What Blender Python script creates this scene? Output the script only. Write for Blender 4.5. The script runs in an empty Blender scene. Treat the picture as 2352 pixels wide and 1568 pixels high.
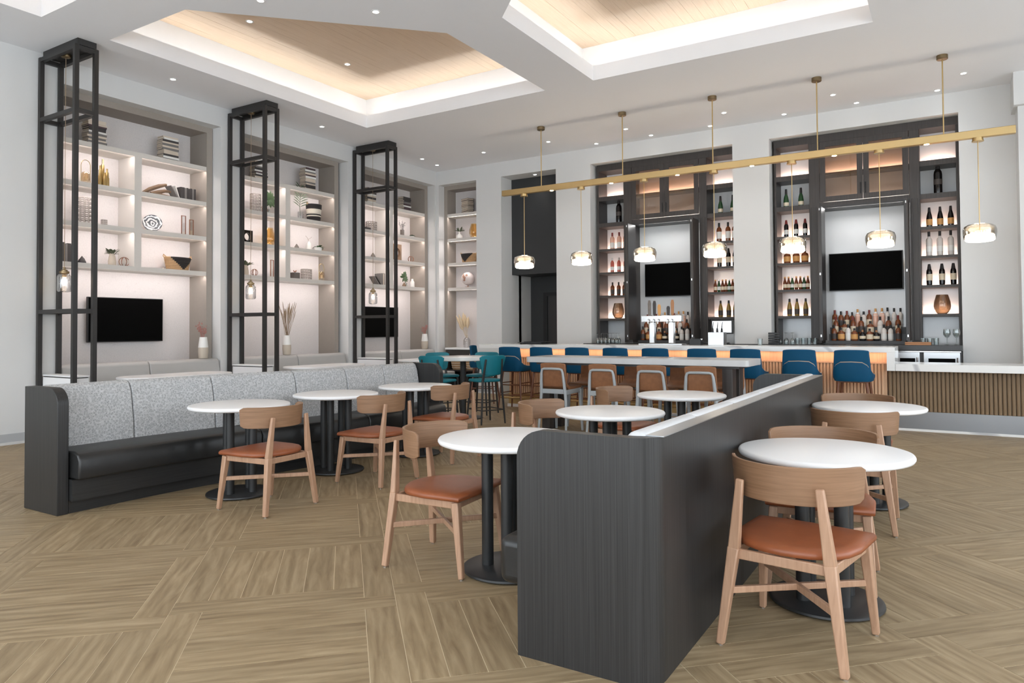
import bpy, bmesh, math, random
from mathutils import Vector, Matrix
random.seed(7)
S = bpy.context.scene
COL = S.collection
R = math.radians

# ------------------------------------------------------------------ camera
CAM_H = 1.36
def camera():
    yaw, pitch, roll, f, cy = R(31.725), R(1.280), R(-0.369), 1623.29, 719.02
    c, s = math.cos(yaw), math.sin(yaw)
    right0, fwd0, up0 = Vector((c, s, 0)), Vector((-s, c, 0)), Vector((0, 0, 1))
    fwd = fwd0*math.cos(pitch) + up0*math.sin(pitch)
    up = up0*math.cos(pitch) - fwd0*math.sin(pitch)
    r = right0*math.cos(roll) + up*math.sin(roll)
    u = up*math.cos(roll) - right0*math.sin(roll)
    cam = bpy.data.cameras.new('camera'); o = bpy.data.objects.new('camera', cam); COL.objects.link(o)
    m = Matrix((r, u, -fwd)).transposed().to_4x4(); m.translation = (0, 0, CAM_H)
    o.matrix_world = m
    cam.sensor_width = 36; cam.lens = f*36/2352; cam.shift_y = (cy-784)/2352; cam.clip_start = .05
    S.camera = o
    return r, u, fwd, f, cy
CAMV = camera()
def project(p):
    r, u, fwd, f, cy = CAMV
    d = Vector(p) - Vector((0, 0, CAM_H)); z = d.dot(fwd)
    if z < .2: return None
    return 1176 + f*d.dot(r)/z, cy - f*d.dot(u)/z, z

# ------------------------------------------------------------------ view, world, daylight
S.view_settings.view_transform = 'Standard'; S.view_settings.look = 'None'
S.view_settings.exposure = 0.43; S.view_settings.gamma = 1; S.view_settings.use_curve_mapping = False
W = bpy.data.worlds.new('sky'); S.world = W; W.use_nodes = True
W.node_tree.nodes['Background'].inputs[0].default_value = (.86, .935, 1, 1)
W.node_tree.nodes['Background'].inputs[1].default_value = 4.4

def area(name, loc, sx, sy, power, color=(1, 1, 1), rot=(0, 0, 0), spread=180, portal=False):
    l = bpy.data.lights.new(name, 'AREA'); l.shape = 'RECTANGLE'; l.size = sx; l.size_y = sy
    l.energy = power; l.color = color; l.spread = R(spread)
    if portal: l.cycles.is_portal = True
    o = bpy.data.objects.new(name, l); COL.objects.link(o); o.location = loc; o.rotation_euler = rot
    return o
# daylight enters through the tall windows behind the photographer and on the right
for k in range(4):
    area('window_portal', (-7.6+k*3.4, -3.02, 2.35), 2.6, 4.1, 1, rot=(R(-90), 0, 0), portal=True)
for k in range(4):
    area('window_portal', (5.52, -1.3+k*3.2, 2.35), 2.4, 4.1, 1, rot=(0, R(90), 0), portal=True)

# ------------------------------------------------------------------ materials
def lin(c):
    return tuple(((x/255)/12.92 if x/255 <= .04045 else ((x/255+.055)/1.055)**2.4) for x in c)
MATS = {}
def base(name):
    m = bpy.data.materials.new(name); m.use_nodes = True; MATS[name] = m
    return m, m.node_tree.nodes, m.node_tree.links, m.node_tree.nodes['Principled BSDF']
def mat(name, rgb, rough=.5, metal=0, var=.06, scale=8, bump=0, bscale=120, spec=.5, coat=0):
    m, N, L, b = base(name)
    c = lin(rgb)
    tc = N.new('ShaderNodeTexCoord')
    if var:
        nz = N.new('ShaderNodeTexNoise'); nz.inputs['Scale'].default_value = scale; nz.inputs['Detail'].default_value = 3
        L.new(tc.outputs['Object'], nz.inputs['Vector'])
        mx = N.new('ShaderNodeMix'); mx.data_type = 'RGBA'
        mx.inputs[6].default_value = (*[x*(1-var) for x in c], 1); mx.inputs[7].default_value = (*[min(1, x*(1+var)) for x in c], 1)
        L.new(nz.outputs['Fac'], mx.inputs[0]); L.new(mx.outputs[2], b.inputs['Base Color'])
    else: b.inputs['Base Color'].default_value = (*c, 1)
    b.inputs['Roughness'].default_value = rough; b.inputs['Metallic'].default_value = metal
    b.inputs['Specular IOR Level'].default_value = spec; b.inputs['Coat Weight'].default_value = coat
    if bump:
        n2 = N.new('ShaderNodeTexNoise'); n2.inputs['Scale'].default_value = bscale; L.new(tc.outputs['Object'], n2.inputs['Vector'])
        bp = N.new('ShaderNodeBump'); bp.inputs['Strength'].default_value = bump; bp.inputs['Distance'].default_value = .002
        L.new(n2.outputs['Fac'], bp.inputs['Height']); L.new(bp.outputs[0], b.inputs['Normal'])
    return m
def grain(name, a, bcol, stretch, rough=.5, scale=6, dist=1.5, spec=.5, contrast=(.3, .7)):
    """wood grain: noise stretched along one axis"""
    m, N, L, b = base(name)
    tc = N.new('ShaderNodeTexCoord'); mp = N.new('ShaderNodeMapping'); mp.inputs['Scale'].default_value = stretch
    L.new(tc.outputs['Object'], mp.inputs['Vector'])
    nz = N.new('ShaderNodeTexNoise'); nz.inputs['Scale'].default_value = scale; nz.inputs['Detail'].default_value = 6; nz.inputs['Distortion'].default_value = dist
    L.new(mp.outputs[0], nz.inputs['Vector'])
    cr = N.new('ShaderNodeValToRGB'); cr.color_ramp.elements[0].position = contrast[0]; cr.color_ramp.elements[1].position = contrast[1]
    cr.color_ramp.elements[0].color = (*lin(a), 1); cr.color_ramp.elements[1].color = (*lin(bcol), 1)
    L.new(nz.outputs['Fac'], cr.inputs[0]); L.new(cr.outputs[0], b.inputs['Base Color'])
    b.inputs['Roughness'].default_value = rough; b.inputs['Specular IOR Level'].default_value = spec
    return m
def emit(name, rgb, strength):
    m, N, L, b = base(name)
    b.inputs['Base Color'].default_value = (*lin(rgb), 1); b.inputs['Emission Color'].default_value = (*lin(rgb), 1)
    b.inputs['Emission Strength'].default_value = strength
    return m
def clear(name, tint=(255, 255, 255), gloss=.12, rough=.02):
    """thin clear glass: mostly see-through, shiny at grazing angles"""
    m, N, L, b = base(name)
    out = N['Material Output']; N.remove(b)
    t = N.new('ShaderNodeBsdfTransparent'); t.inputs[0].default_value = (*lin(tint), 1)
    g = N.new('ShaderNodeBsdfGlossy'); g.inputs['Roughness'].default_value = rough
    lw = N.new('ShaderNodeLayerWeight'); lw.inputs[0].default_value = .35
    mth = N.new('ShaderNodeMath'); mth.operation = 'MULTIPLY_ADD'; mth.inputs[1].default_value = .75; mth.inputs[2].default_value = gloss*.5
    L.new(lw.outputs['Facing'], mth.inputs[0])
    mx = N.new('ShaderNodeMixShader'); L.new(mth.outputs[0], mx.inputs[0]); L.new(t.outputs[0], mx.inputs[1]); L.new(g.outputs[0], mx.inputs[2])
    L.new(mx.outputs[0], out.inputs[0])
    return m

mat('paint_white', (214, 214, 213), .75, var=.015, scale=2)
mat('paint_ceiling', (236, 237, 240), .85, var=.01, scale=1)
mat('paint_cove', (240, 240, 240), .85, var=.01)
mat('baseboard', (176, 178, 180), .5, var=.02)
mat('taupe', (158, 149, 140), .6, var=.04, scale=20)
mat('shelf_paint', (214, 209, 203), .5, var=.02)
mat('glass_panel', (224, 226, 228), .12, var=.01, spec=.5)
mat('panel_black', (48, 49, 50), .55, var=.08, scale=3)
mat('steel_black', (42, 40, 39), .45, var=.1, scale=12)
mat('charcoal_lacquer', (52, 50, 50), .4, var=.08)
grain('charcoal_wood', (27, 27, 27), (50, 49, 49), (60, 60, .5), .42, 3, .3)
grain('charcoal_wood_h', (36, 36, 36), (47, 47, 47), (.8, .8, 50), .42, 3, .3)
grain('espresso_wood', (50, 46, 44), (66, 60, 57), (30, 30, .8), .45, 3, .4)
grain('beech', (130, 98, 72), (150, 115, 88), (1.2, 1.2, 26), .42, 4, .5)
grain('beech_leg', (168, 131, 105), (186, 149, 122), (16, 16, 1.2), .4, 5, .4)
grain('walnut', (98, 58, 38), (128, 78, 52), (16, 16, 1.2), .4, 5, .6)
grain('ceiling_oak', (222, 196, 168), (230, 206, 180), (20, .8, 1), .6, 3, .4)
grain('bar_oak', (196, 156, 122), (212, 174, 140), (24, 24, 1), .5, 4, .5)
grain('slat_oak', (114, 91, 64), (130, 106, 77), (24, 24, 1), .5, 4, .5)
mat('laminate_white', (240, 240, 241), .32, var=.0, spec=.16)
mat('laminate_edge', (232, 232, 232), .2, var=0)
mat('table_black', (42, 43, 44), .38, var=.08)
mat('leather_black', (36, 36, 36), .34, var=.3, scale=9, bump=.25, bscale=60)
mat('leather_tan', (144, 80, 47), .4, var=.24, scale=12, bump=.15, bscale=90)
mat('leather_blue', (0, 72, 106), .6, var=.12, scale=9, bump=.1, spec=.25)
mat('leather_teal', (0, 112, 126), .5, var=.12, scale=9, bump=.1)
mat('leather_brown', (140, 94, 62), .55, var=.3, scale=22, bump=.2)
mat('leather_greige', (168, 158, 148), .45, var=.1)
mat('vinyl_grey', (178, 177, 175), .5, var=.03, bump=.1)
mat('frame_grey', (168, 173, 176), .45, var=.04)
mat('piping_tan', (170, 150, 130), .5, var=.05)
mat('brass', (204, 176, 126), .36, 1, var=.06, scale=5)
mat('brass_dull', (140, 122, 94), .4, 1, var=.06, scale=5)
mat('chrome', (215, 215, 215), .18, 1, var=.03)
mat('stainless', (190, 192, 194), .3, 1, var=.05, scale=4)
mat('stainless_dark', (150, 152, 155), .32, 1, var=.08, scale=2)
mat('stone_table', (198, 198, 198), .3, var=.04, scale=14)
mat('tweed_lit', (206, 207, 209), .8, var=.06, scale=60)  # same tweed on the divider, its brighter light put into a paler colour
mat('screen_black', (3, 3, 3), .65, var=0, spec=.06)
mat('plastic_black', (22, 22, 23), .4, var=.05)
mat('stone_black', (36, 34, 33), .25, var=.3, scale=60)
mat('cream', (230, 222, 208), .5, var=.03)
mat('ceramic_white', (236, 234, 230), .35, var=.02)
mat('ceramic_sand', (196, 184, 168), .6, var=.05)
mat('paper', (232, 226, 214), .8, var=.05, scale=30)
mat('book_dark', (64, 60, 60), .6, var=.1)
mat('book_grey', (120, 116, 114), .6, var=.1)
mat('book_cream', (214, 200, 184), .6, var=.08)
mat('book_plum', (84, 66, 70), .6, var=.1)
mat('page', (206, 190, 172), .8, var=.12, scale=60)
mat('leaf', (62, 84, 54), .5, var=.25, scale=14)
mat('leaf_dusty', (92, 100, 80), .6, var=.2, scale=14)
mat('pink_dry', (176, 128, 120), .8, var=.2, scale=30)
mat('straw', (158, 136, 112), .8, var=.2, scale=30)
mat('pampas', (226, 205, 172), .9, var=.1, scale=30)
mat('wicker', (184, 150, 112), .8, var=.2, scale=40, bump=.4, bscale=60)
mat('wicker_black', (42, 38, 38), .8, var=.2, scale=40, bump=.4, bscale=60)
mat('lattice_stone', (172, 164, 158), .7, var=.1, scale=20)
mat('driftwood', (128, 104, 84), .8, var=.3, scale=12)
mat('gold', (178, 156, 108), .3, 1, var=.05)
mat('stone_grey', (120, 112, 106), .7, var=.3, scale=20)
mat('copper_wire', (150, 104, 84), .35, 1, var=.03)
mat('amber_glass', (206, 166, 100), .12, var=.06, scale=3)
mat('smoke_glass', (92, 72, 54), .08, var=.15, scale=3)
mat('wine_glass_dark', (22, 18, 18), .12, var=.1)
mat('green_glass', (44, 78, 46), .1, var=.1)
mat('rose_glass', (206, 108, 92), .12, var=.1)
mat('whisky_glass', (124, 70, 42), .12, var=.2, scale=30)
mat('white_wine_glass', (150, 120, 60), .12, var=.15)
mat('beer_glass', (112, 58, 34), .15, var=.2)
mat('blush_glass', (238, 190, 168), .1, var=.08)
mat('pale_glass', (226, 218, 212), .08, var=.05)
mat('label_cream', (230, 214, 188), .6, var=.05)
mat('label_white', (236, 234, 230), .6, var=.03)
mat('label_amber', (216, 160, 96), .6, var=.1)
mat('label_dark', (70, 62, 58), .6, var=.1)
mat('cap_dark', (34, 30, 30), .5, var=.1)
mat('cap_red', (120, 40, 36), .5, var=.1)
mat('cap_silver', (200, 200, 200), .3, 1, var=0)
mat('globe_sea', (224, 214, 212), .4, var=.04)
mat('globe_land', (170, 130, 112), .5, var=.1)
mat('tray_wood', (176, 124, 84), .5, var=.1)
mat('grout', (214, 200, 172), .9, var=.04, scale=30)
clear('glass_clear', (250, 250, 250)); clear('glass_smoked', (232, 226, 216), .2); clear('glass_door', (226, 214, 204), .1)
clear('glass_pale', (236, 240, 240), .2); clear('amber_clear', (253, 238, 206), .08); clear('smoke_clear', (224, 213, 200), .15); clear('honey_clear', (250, 241, 226), .08)
emit('lamp_white', (255, 250, 242), 9); emit('lamp_disc', (255, 246, 232), 5); emit('lamp_warm', (255, 214, 160), 30); emit('bulb', (255, 226, 186), 14)
emit('screen_white', (216, 220, 226), .9)

def floor_material():
    m, N, L, b = base('plank_tile')
    at = N.new('ShaderNodeAttribute'); at.attribute_name = 'grain'
    mp = N.new('ShaderNodeMapping'); mp.inputs['Scale'].default_value = (.7, 6, 1); L.new(at.outputs['Vector'], mp.inputs['Vector'])
    n1 = N.new('ShaderNodeTexNoise'); n1.inputs['Scale'].default_value = 3.2; n1.inputs['Detail'].default_value = 7; n1.inputs['Distortion'].default_value = .7; n1.inputs['Roughness'].default_value = .62
    L.new(mp.outputs[0], n1.inputs['Vector'])
    mp2 = N.new('ShaderNodeMapping'); mp2.inputs['Scale'].default_value = (.9, 4.5, 1); L.new(at.outputs['Vector'], mp2.inputs['Vector'])
    wv = N.new('ShaderNodeTexWave'); wv.bands_direction = 'Y'; wv.inputs['Scale'].default_value = 1.3; wv.inputs['Distortion'].default_value = 9; wv.inputs['Detail'].default_value = 3; wv.inputs['Detail Scale'].default_value = 1.2
    L.new(mp2.outputs[0], wv.inputs['Vector'])
    cr = N.new('ShaderNodeValToRGB'); e = cr.color_ramp.elements
    e[0].position = .25; e[0].color = (*lin((119, 100, 74)), 1); e[1].position = .75; e[1].color = (*lin((174, 155, 125)), 1)
    k = e.new(.5); k.color = (*lin((150, 131, 102)), 1)
    mixf = N.new('ShaderNodeMix'); mixf.data_type = 'FLOAT'; mixf.inputs[0].default_value = .12
    L.new(n1.outputs['Fac'], mixf.inputs[2]); L.new(wv.outputs['Fac'], mixf.inputs[3]); L.new(mixf.outputs[0], cr.inputs[0])
    # each plank a little lighter or darker
    sep = N.new('ShaderNodeSeparateXYZ'); L.new(at.outputs['Vector'], sep.inputs[0])
    wn = N.new('ShaderNodeTexWhiteNoise'); wn.noise_dimensions = '1D'; L.new(sep.outputs['Z'], wn.inputs['W'])
    mr = N.new('ShaderNodeMapRange'); mr.inputs['To Min'].default_value = .93; mr.inputs['To Max'].default_value = 1.06; L.new(wn.outputs['Value'], mr.inputs['Value'])
    vm = N.new('ShaderNodeVectorMath'); vm.operation = 'SCALE'; L.new(cr.outputs[0], vm.inputs[0]); L.new(mr.outputs[0], vm.inputs['Scale'])
    L.new(vm.outputs[0], b.inputs['Base Color'])
    b.inputs['Roughness'].default_value = .5; b.inputs['Specular IOR Level'].default_value = .35
floor_material()
def tweed():
    m, N, L, b = base('tweed_grey')
    tc = N.new('ShaderNodeTexCoord')
    n = N.new('ShaderNodeTexNoise'); n.inputs['Scale'].default_value = 210; n.inputs['Detail'].default_value = 2; L.new(tc.outputs['Object'], n.inputs['Vector'])
    v = N.new('ShaderNodeTexVoronoi'); v.inputs['Scale'].default_value = 60; v.distance = 'CHEBYCHEV'; L.new(tc.outputs['Object'], v.inputs['Vector'])
    mx = N.new('ShaderNodeMix'); mx.data_type = 'FLOAT'; mx.inputs[0].default_value = .35; L.new(n.outputs['Fac'], mx.inputs[2]); L.new(v.outputs['Distance'], mx.inputs[3])
    cr = N.new('ShaderNodeValToRGB'); cr.color_ramp.elements[0].position = .3; cr.color_ramp.elements[1].position = .62
    cr.color_ramp.elements[0].color = (*lin((140, 141, 142)), 1); cr.color_ramp.elements[1].color = (*lin((204, 205, 206)), 1)
    L.new(mx.outputs[0], cr.inputs[0]); L.new(cr.outputs[0], b.inputs['Base Color']); b.inputs['Roughness'].default_value = .9
    b.inputs['Specular IOR Level'].default_value = .2
tweed()
def plate_print():
    m, N, L, b = base('plate_print')
    tc = N.new('ShaderNodeTexCoord')
    w = N.new('ShaderNodeTexWave'); w.wave_type = 'RINGS'; w.rings_direction = 'Z'; w.inputs['Scale'].default_value = 7; w.inputs['Distortion'].default_value = 5; w.inputs['Detail'].default_value = 1; w.inputs['Detail Scale'].default_value = 2.5
    L.new(tc.outputs['Object'], w.inputs['Vector'])
    cr = N.new('ShaderNodeValToRGB'); cr.color_ramp.elements[0].position = .5; cr.color_ramp.elements[1].position = .6
    cr.color_ramp.elements[0].color = (*lin((88, 92, 98)), 1); cr.color_ramp.elements[1].color = (*lin((232, 232, 232)), 1)
    L.new(w.outputs['Fac'], cr.inputs[0]); L.new(cr.outputs[0], b.inputs['Base Color']); b.inputs['Roughness'].default_value = .3
plate_print()
def wallpaper():
    m, N, L, b = base('wallpaper')
    tc = N.new('ShaderNodeTexCoord')
    v = N.new('ShaderNodeTexVoronoi'); v.feature = 'DISTANCE_TO_EDGE'; v.inputs['Scale'].default_value = 30; L.new(tc.outputs['Object'], v.inputs['Vector'])
    cr = N.new('ShaderNodeValToRGB'); cr.color_ramp.elements[0].position = .0; cr.color_ramp.elements[1].position = .05
    cr.color_ramp.elements[0].color = (*lin((217, 211, 209)), 1); cr.color_ramp.elements[1].color = (*lin((226, 220, 218)), 1)
    L.new(v.outputs['Distance'], cr.inputs[0]); L.new(cr.outputs[0], b.inputs['Base Color']); b.inputs['Roughness'].default_value = .7
wallpaper()
def marble():
    m, N, L, b = base('quartz_white')
    tc = N.new('ShaderNodeTexCoord')
    w = N.new('ShaderNodeTexWave'); w.inputs['Scale'].default_value = .45; w.inputs['Distortion'].default_value = 7; w.inputs['Detail'].default_value = 4; w.bands_direction = 'DIAGONAL'
    L.new(tc.outputs['Object'], w.inputs['Vector'])
    cr = N.new('ShaderNodeValToRGB'); cr.color_ramp.elements[0].position = 0; cr.color_ramp.elements[1].position = .035
    cr.color_ramp.elements[0].color = (*lin((188, 188, 190)), 1); cr.color_ramp.elements[1].color = (*lin((232, 231, 229)), 1)
    L.new(w.outputs['Fac'], cr.inputs[0]); L.new(cr.outputs[0], b.inputs['Base Color']); b.inputs['Roughness'].default_value = .16
marble()

# ------------------------------------------------------------------ mesh helpers
class MB:
    def __init__(s): s.v = []; s.f = []
    def add(s, vs, fs):
        n = len(s.v); s.v += [tuple(v) for v in vs]; s.f += [tuple(n+i for i in f) for f in fs]; return s
    def box(s, x0, x1, y0, y1, z0, z1):
        return s.add([(x0, y0, z0), (x1, y0, z0), (x1, y1, z0), (x0, y1, z0), (x0, y0, z1), (x1, y0, z1), (x1, y1, z1), (x0, y1, z1)],
                     [(0, 3, 2, 1), (4, 5, 6, 7), (0, 1, 5, 4), (1, 2, 6, 5), (2, 3, 7, 6), (3, 0, 4, 7)])
    def bar(s, a, b, w, h=None, up=(0, 0, 1), w2=None, h2=None):
        """square-section bar from a to b (w x h at a, w2 x h2 at b)"""
        h = h or w; w2 = w2 or w; h2 = h2 or h
        a = Vector(a); b = Vector(b); d = (b-a).normalized(); u = Vector(up)
        if abs(d.dot(u)) > .98: u = Vector((0, 1, 0))
        x = d.cross(u).normalized(); y = x.cross(d).normalized()
        vs = []
        for p, ww, hh in ((a, w, h), (b, w2, h2)):
            for sx, sy in ((-1, -1), (1, -1), (1, 1), (-1, 1)): vs.append(p + x*sx*ww/2 + y*sy*hh/2)
        return s.add(vs, [(3, 2, 1, 0), (4, 5, 6, 7), (0, 1, 5, 4), (1, 2, 6, 5), (2, 3, 7, 6), (3, 0, 4, 7)])
    def ring(s, rings, closed_loop=True, caps=True, closed_path=False):
        n = len(rings[0]); vs = [v for r in rings for v in r]; fs = []
        m = len(rings)
        for i in range(m if closed_path else m-1):
            for j in range(n if closed_loop else n-1):
                a = i*n+j; b_ = i*n+(j+1) % n; c = ((i+1) % m)*n+(j+1) % n; d = ((i+1) % m)*n+j
                fs.append((a, b_, c, d))
        if caps and not closed_path:
            fs.append(tuple(range(n-1, -1, -1))); fs.append(tuple((m-1)*n+k for k in range(n)))
        return s.add(vs, fs)
    def cyl(s, a, b, r0, r1=None, n=16):
        r1 = r0 if r1 is None else r1; a = Vector(a); b = Vector(b); d = (b-a).normalized()
        u = Vector((0, 0, 1)) if abs(d.z) < .98 else Vector((1, 0, 0)); x = d.cross(u).normalized(); y = d.cross(x).normalized()
        return s.ring([[p + x*math.cos(t*2*math.pi/n)*r + y*math.sin(t*2*math.pi/n)*r for t in range(n)] for p, r in ((a, r0), (b, r1))])
    def lathe(s, prof, n=20, c=(0, 0, 0), cap=True):
        rr = [[(c[0]+r*math.cos(t*2*math.pi/n), c[1]+r*math.sin(t*2*math.pi/n), c[2]+z) for t in range(n)] for r, z in prof]
        return s.ring(rr, caps=cap)
    def tube(s, pts, r, n=8, closed=False):
        pts = [Vector(p) for p in pts]; m = len(pts); rings = []; px = None
        for i, p in enumerate(pts):
            if closed: d = pts[(i+1) % m]-pts[i-1]
            else: d = pts[min(i+1, m-1)]-pts[max(i-1, 0)]
            d = d.normalized()
            if px is None:
                u = Vector((0, 0, 1)) if abs(d.z) < .95 else Vector((1, 0, 0)); x = d.cross(u).normalized()
            else: x = (px - d*px.dot(d)).normalized()
            px = x; y = d.cross(x)
            rad = r[i] if isinstance(r, (list, tuple)) else r
            rings.append([p + x*math.cos(t*2*math.pi/n)*rad + y*math.sin(t*2*math.pi/n)*rad for t in range(n)])
        return s.ring(rings, closed_path=closed)
    def prism(s, poly, z0, z1, ax='z'):
        def P(a, b, c): return (a, b, c) if ax == 'z' else ((a, c, b) if ax == 'y' else (c, a, b))
        n = len(poly)
        return s.add([P(a, b, z0) for a, b in poly]+[P(a, b, z1) for a, b in poly],
                     [tuple(range(n-1, -1, -1)), tuple(range(n, 2*n))]+[(i, (i+1) % n, n+(i+1) % n, n+i) for i in range(n)])
    def sphere(s, c, r, n=12, sq=(1, 1, 1)):
        k = n//2
        return s.lathe([(max(r*math.sin(math.pi*i/k), r*.01)*sq[0], -r*math.cos(math.pi*i/k)*sq[2]) for i in range(k+1)], n, c)
    def leaf(s, a, b, w, up=(0, 0, 1), droop=0):
        a = Vector(a); b = Vector(b); d = b-a; x = d.cross(Vector(up))
        x = x.normalized() if x.length > 1e-4 else Vector((1, 0, 0)); nrm = x.cross(d).normalized()
        pts = []
        for t, k in ((0, .1), (.3, .85), (.6, 1), (.85, .6), (1, .03)):
            c = a+d*t+Vector((0, 0, -droop*t*t)); pts.append((c-x*w*k/2, c+nrm*w*.12*k, c+x*w*k/2))
        vs = [p for q in pts for p in q]; n = len(vs); fs = []
        for i in range(4):
            for j in range(2): q = i*3+j; fs.append((q, q+1, q+4, q+3))
        vs2 = [Vector(p)-nrm*.0015 for p in vs]
        fs2 = [tuple(n+i for i in reversed(f)) for f in fs]
        rim = [0, 3, 6, 9, 12, 13, 14, 11, 8, 5, 2, 1]
        fs3 = [(rim[i], rim[(i+1) % 12], n+rim[(i+1) % 12], n+rim[i]) for i in range(12)]
        return s.add(vs+vs2, fs+fs2+fs3)
    def build(s, name, m, parent=None, smooth=35, bevel=0, segs=2):
        me = bpy.data.meshes.new(name); me.from_pydata(s.v, [], s.f)
        b = bmesh.new(); b.from_mesh(me); bmesh.ops.recalc_face_normals(b, faces=b.faces[:]); b.to_mesh(me); b.free()
        if smooth:
            me.polygons.foreach_set('use_smooth', [True]*len(me.polygons)); me.set_sharp_from_angle(angle=R(smooth))
        me.materials.append(MATS[m] if isinstance(m, str) else m)
        o = bpy.data.objects.new(name, me); COL.objects.link(o)
        if parent: o.parent = parent
        if bevel:
            md = o.modifiers.new('bevel', 'BEVEL'); md.width = bevel; md.segments = segs; md.limit_method = 'ANGLE'; md.angle_limit = R(40)
            md.harden_normals = False
        return o
def tag(o, label=None, cat=None, group=None, kind=None):
    if label: o['label'] = label
    if cat: o['category'] = cat
    if group: o['group'] = group
    if kind: o['kind'] = kind
    return o
def thing(name, label, cat, loc=(0, 0, 0), rz=0, group=None):
    o = bpy.data.objects.new(name, None); COL.objects.link(o); o.empty_display_size = .1
    o.location = loc; o.rotation_euler = (0, 0, rz)
    return tag(o, label, cat, group)
def copy_tree(o, parent=None):
    c = o.copy(); COL.objects.link(c); c.parent = parent
    for ch in list(o.children): copy_tree(ch, c)
    return c
def place(proto, loc, rz=0, label=None, group=None, scale=None, used=set()):
    o = proto if proto.name not in used else copy_tree(proto)
    used.add(proto.name)
    o.location = loc; o.rotation_euler = (0, 0, rz)
    if scale: o.scale = (scale,)*3 if not isinstance(scale, tuple) else scale
    if label: o['label'] = label
    if group: o['group'] = group
    return o
def arc(cx, cy, r, a0, a1, n):
    return [(cx+r*math.cos(R(a0+(a1-a0)*i/n)), cy+r*math.sin(R(a0+(a1-a0)*i/n))) for i in range(n+1)]
ORD = ['first', 'second', 'third', 'fourth', 'fifth', 'sixth', 'seventh', 'eighth', 'ninth', 'tenth', 'eleventh', 'twelfth', 'thirteenth', 'fourteenth', 'fifteenth', 'sixteenth']
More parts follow.
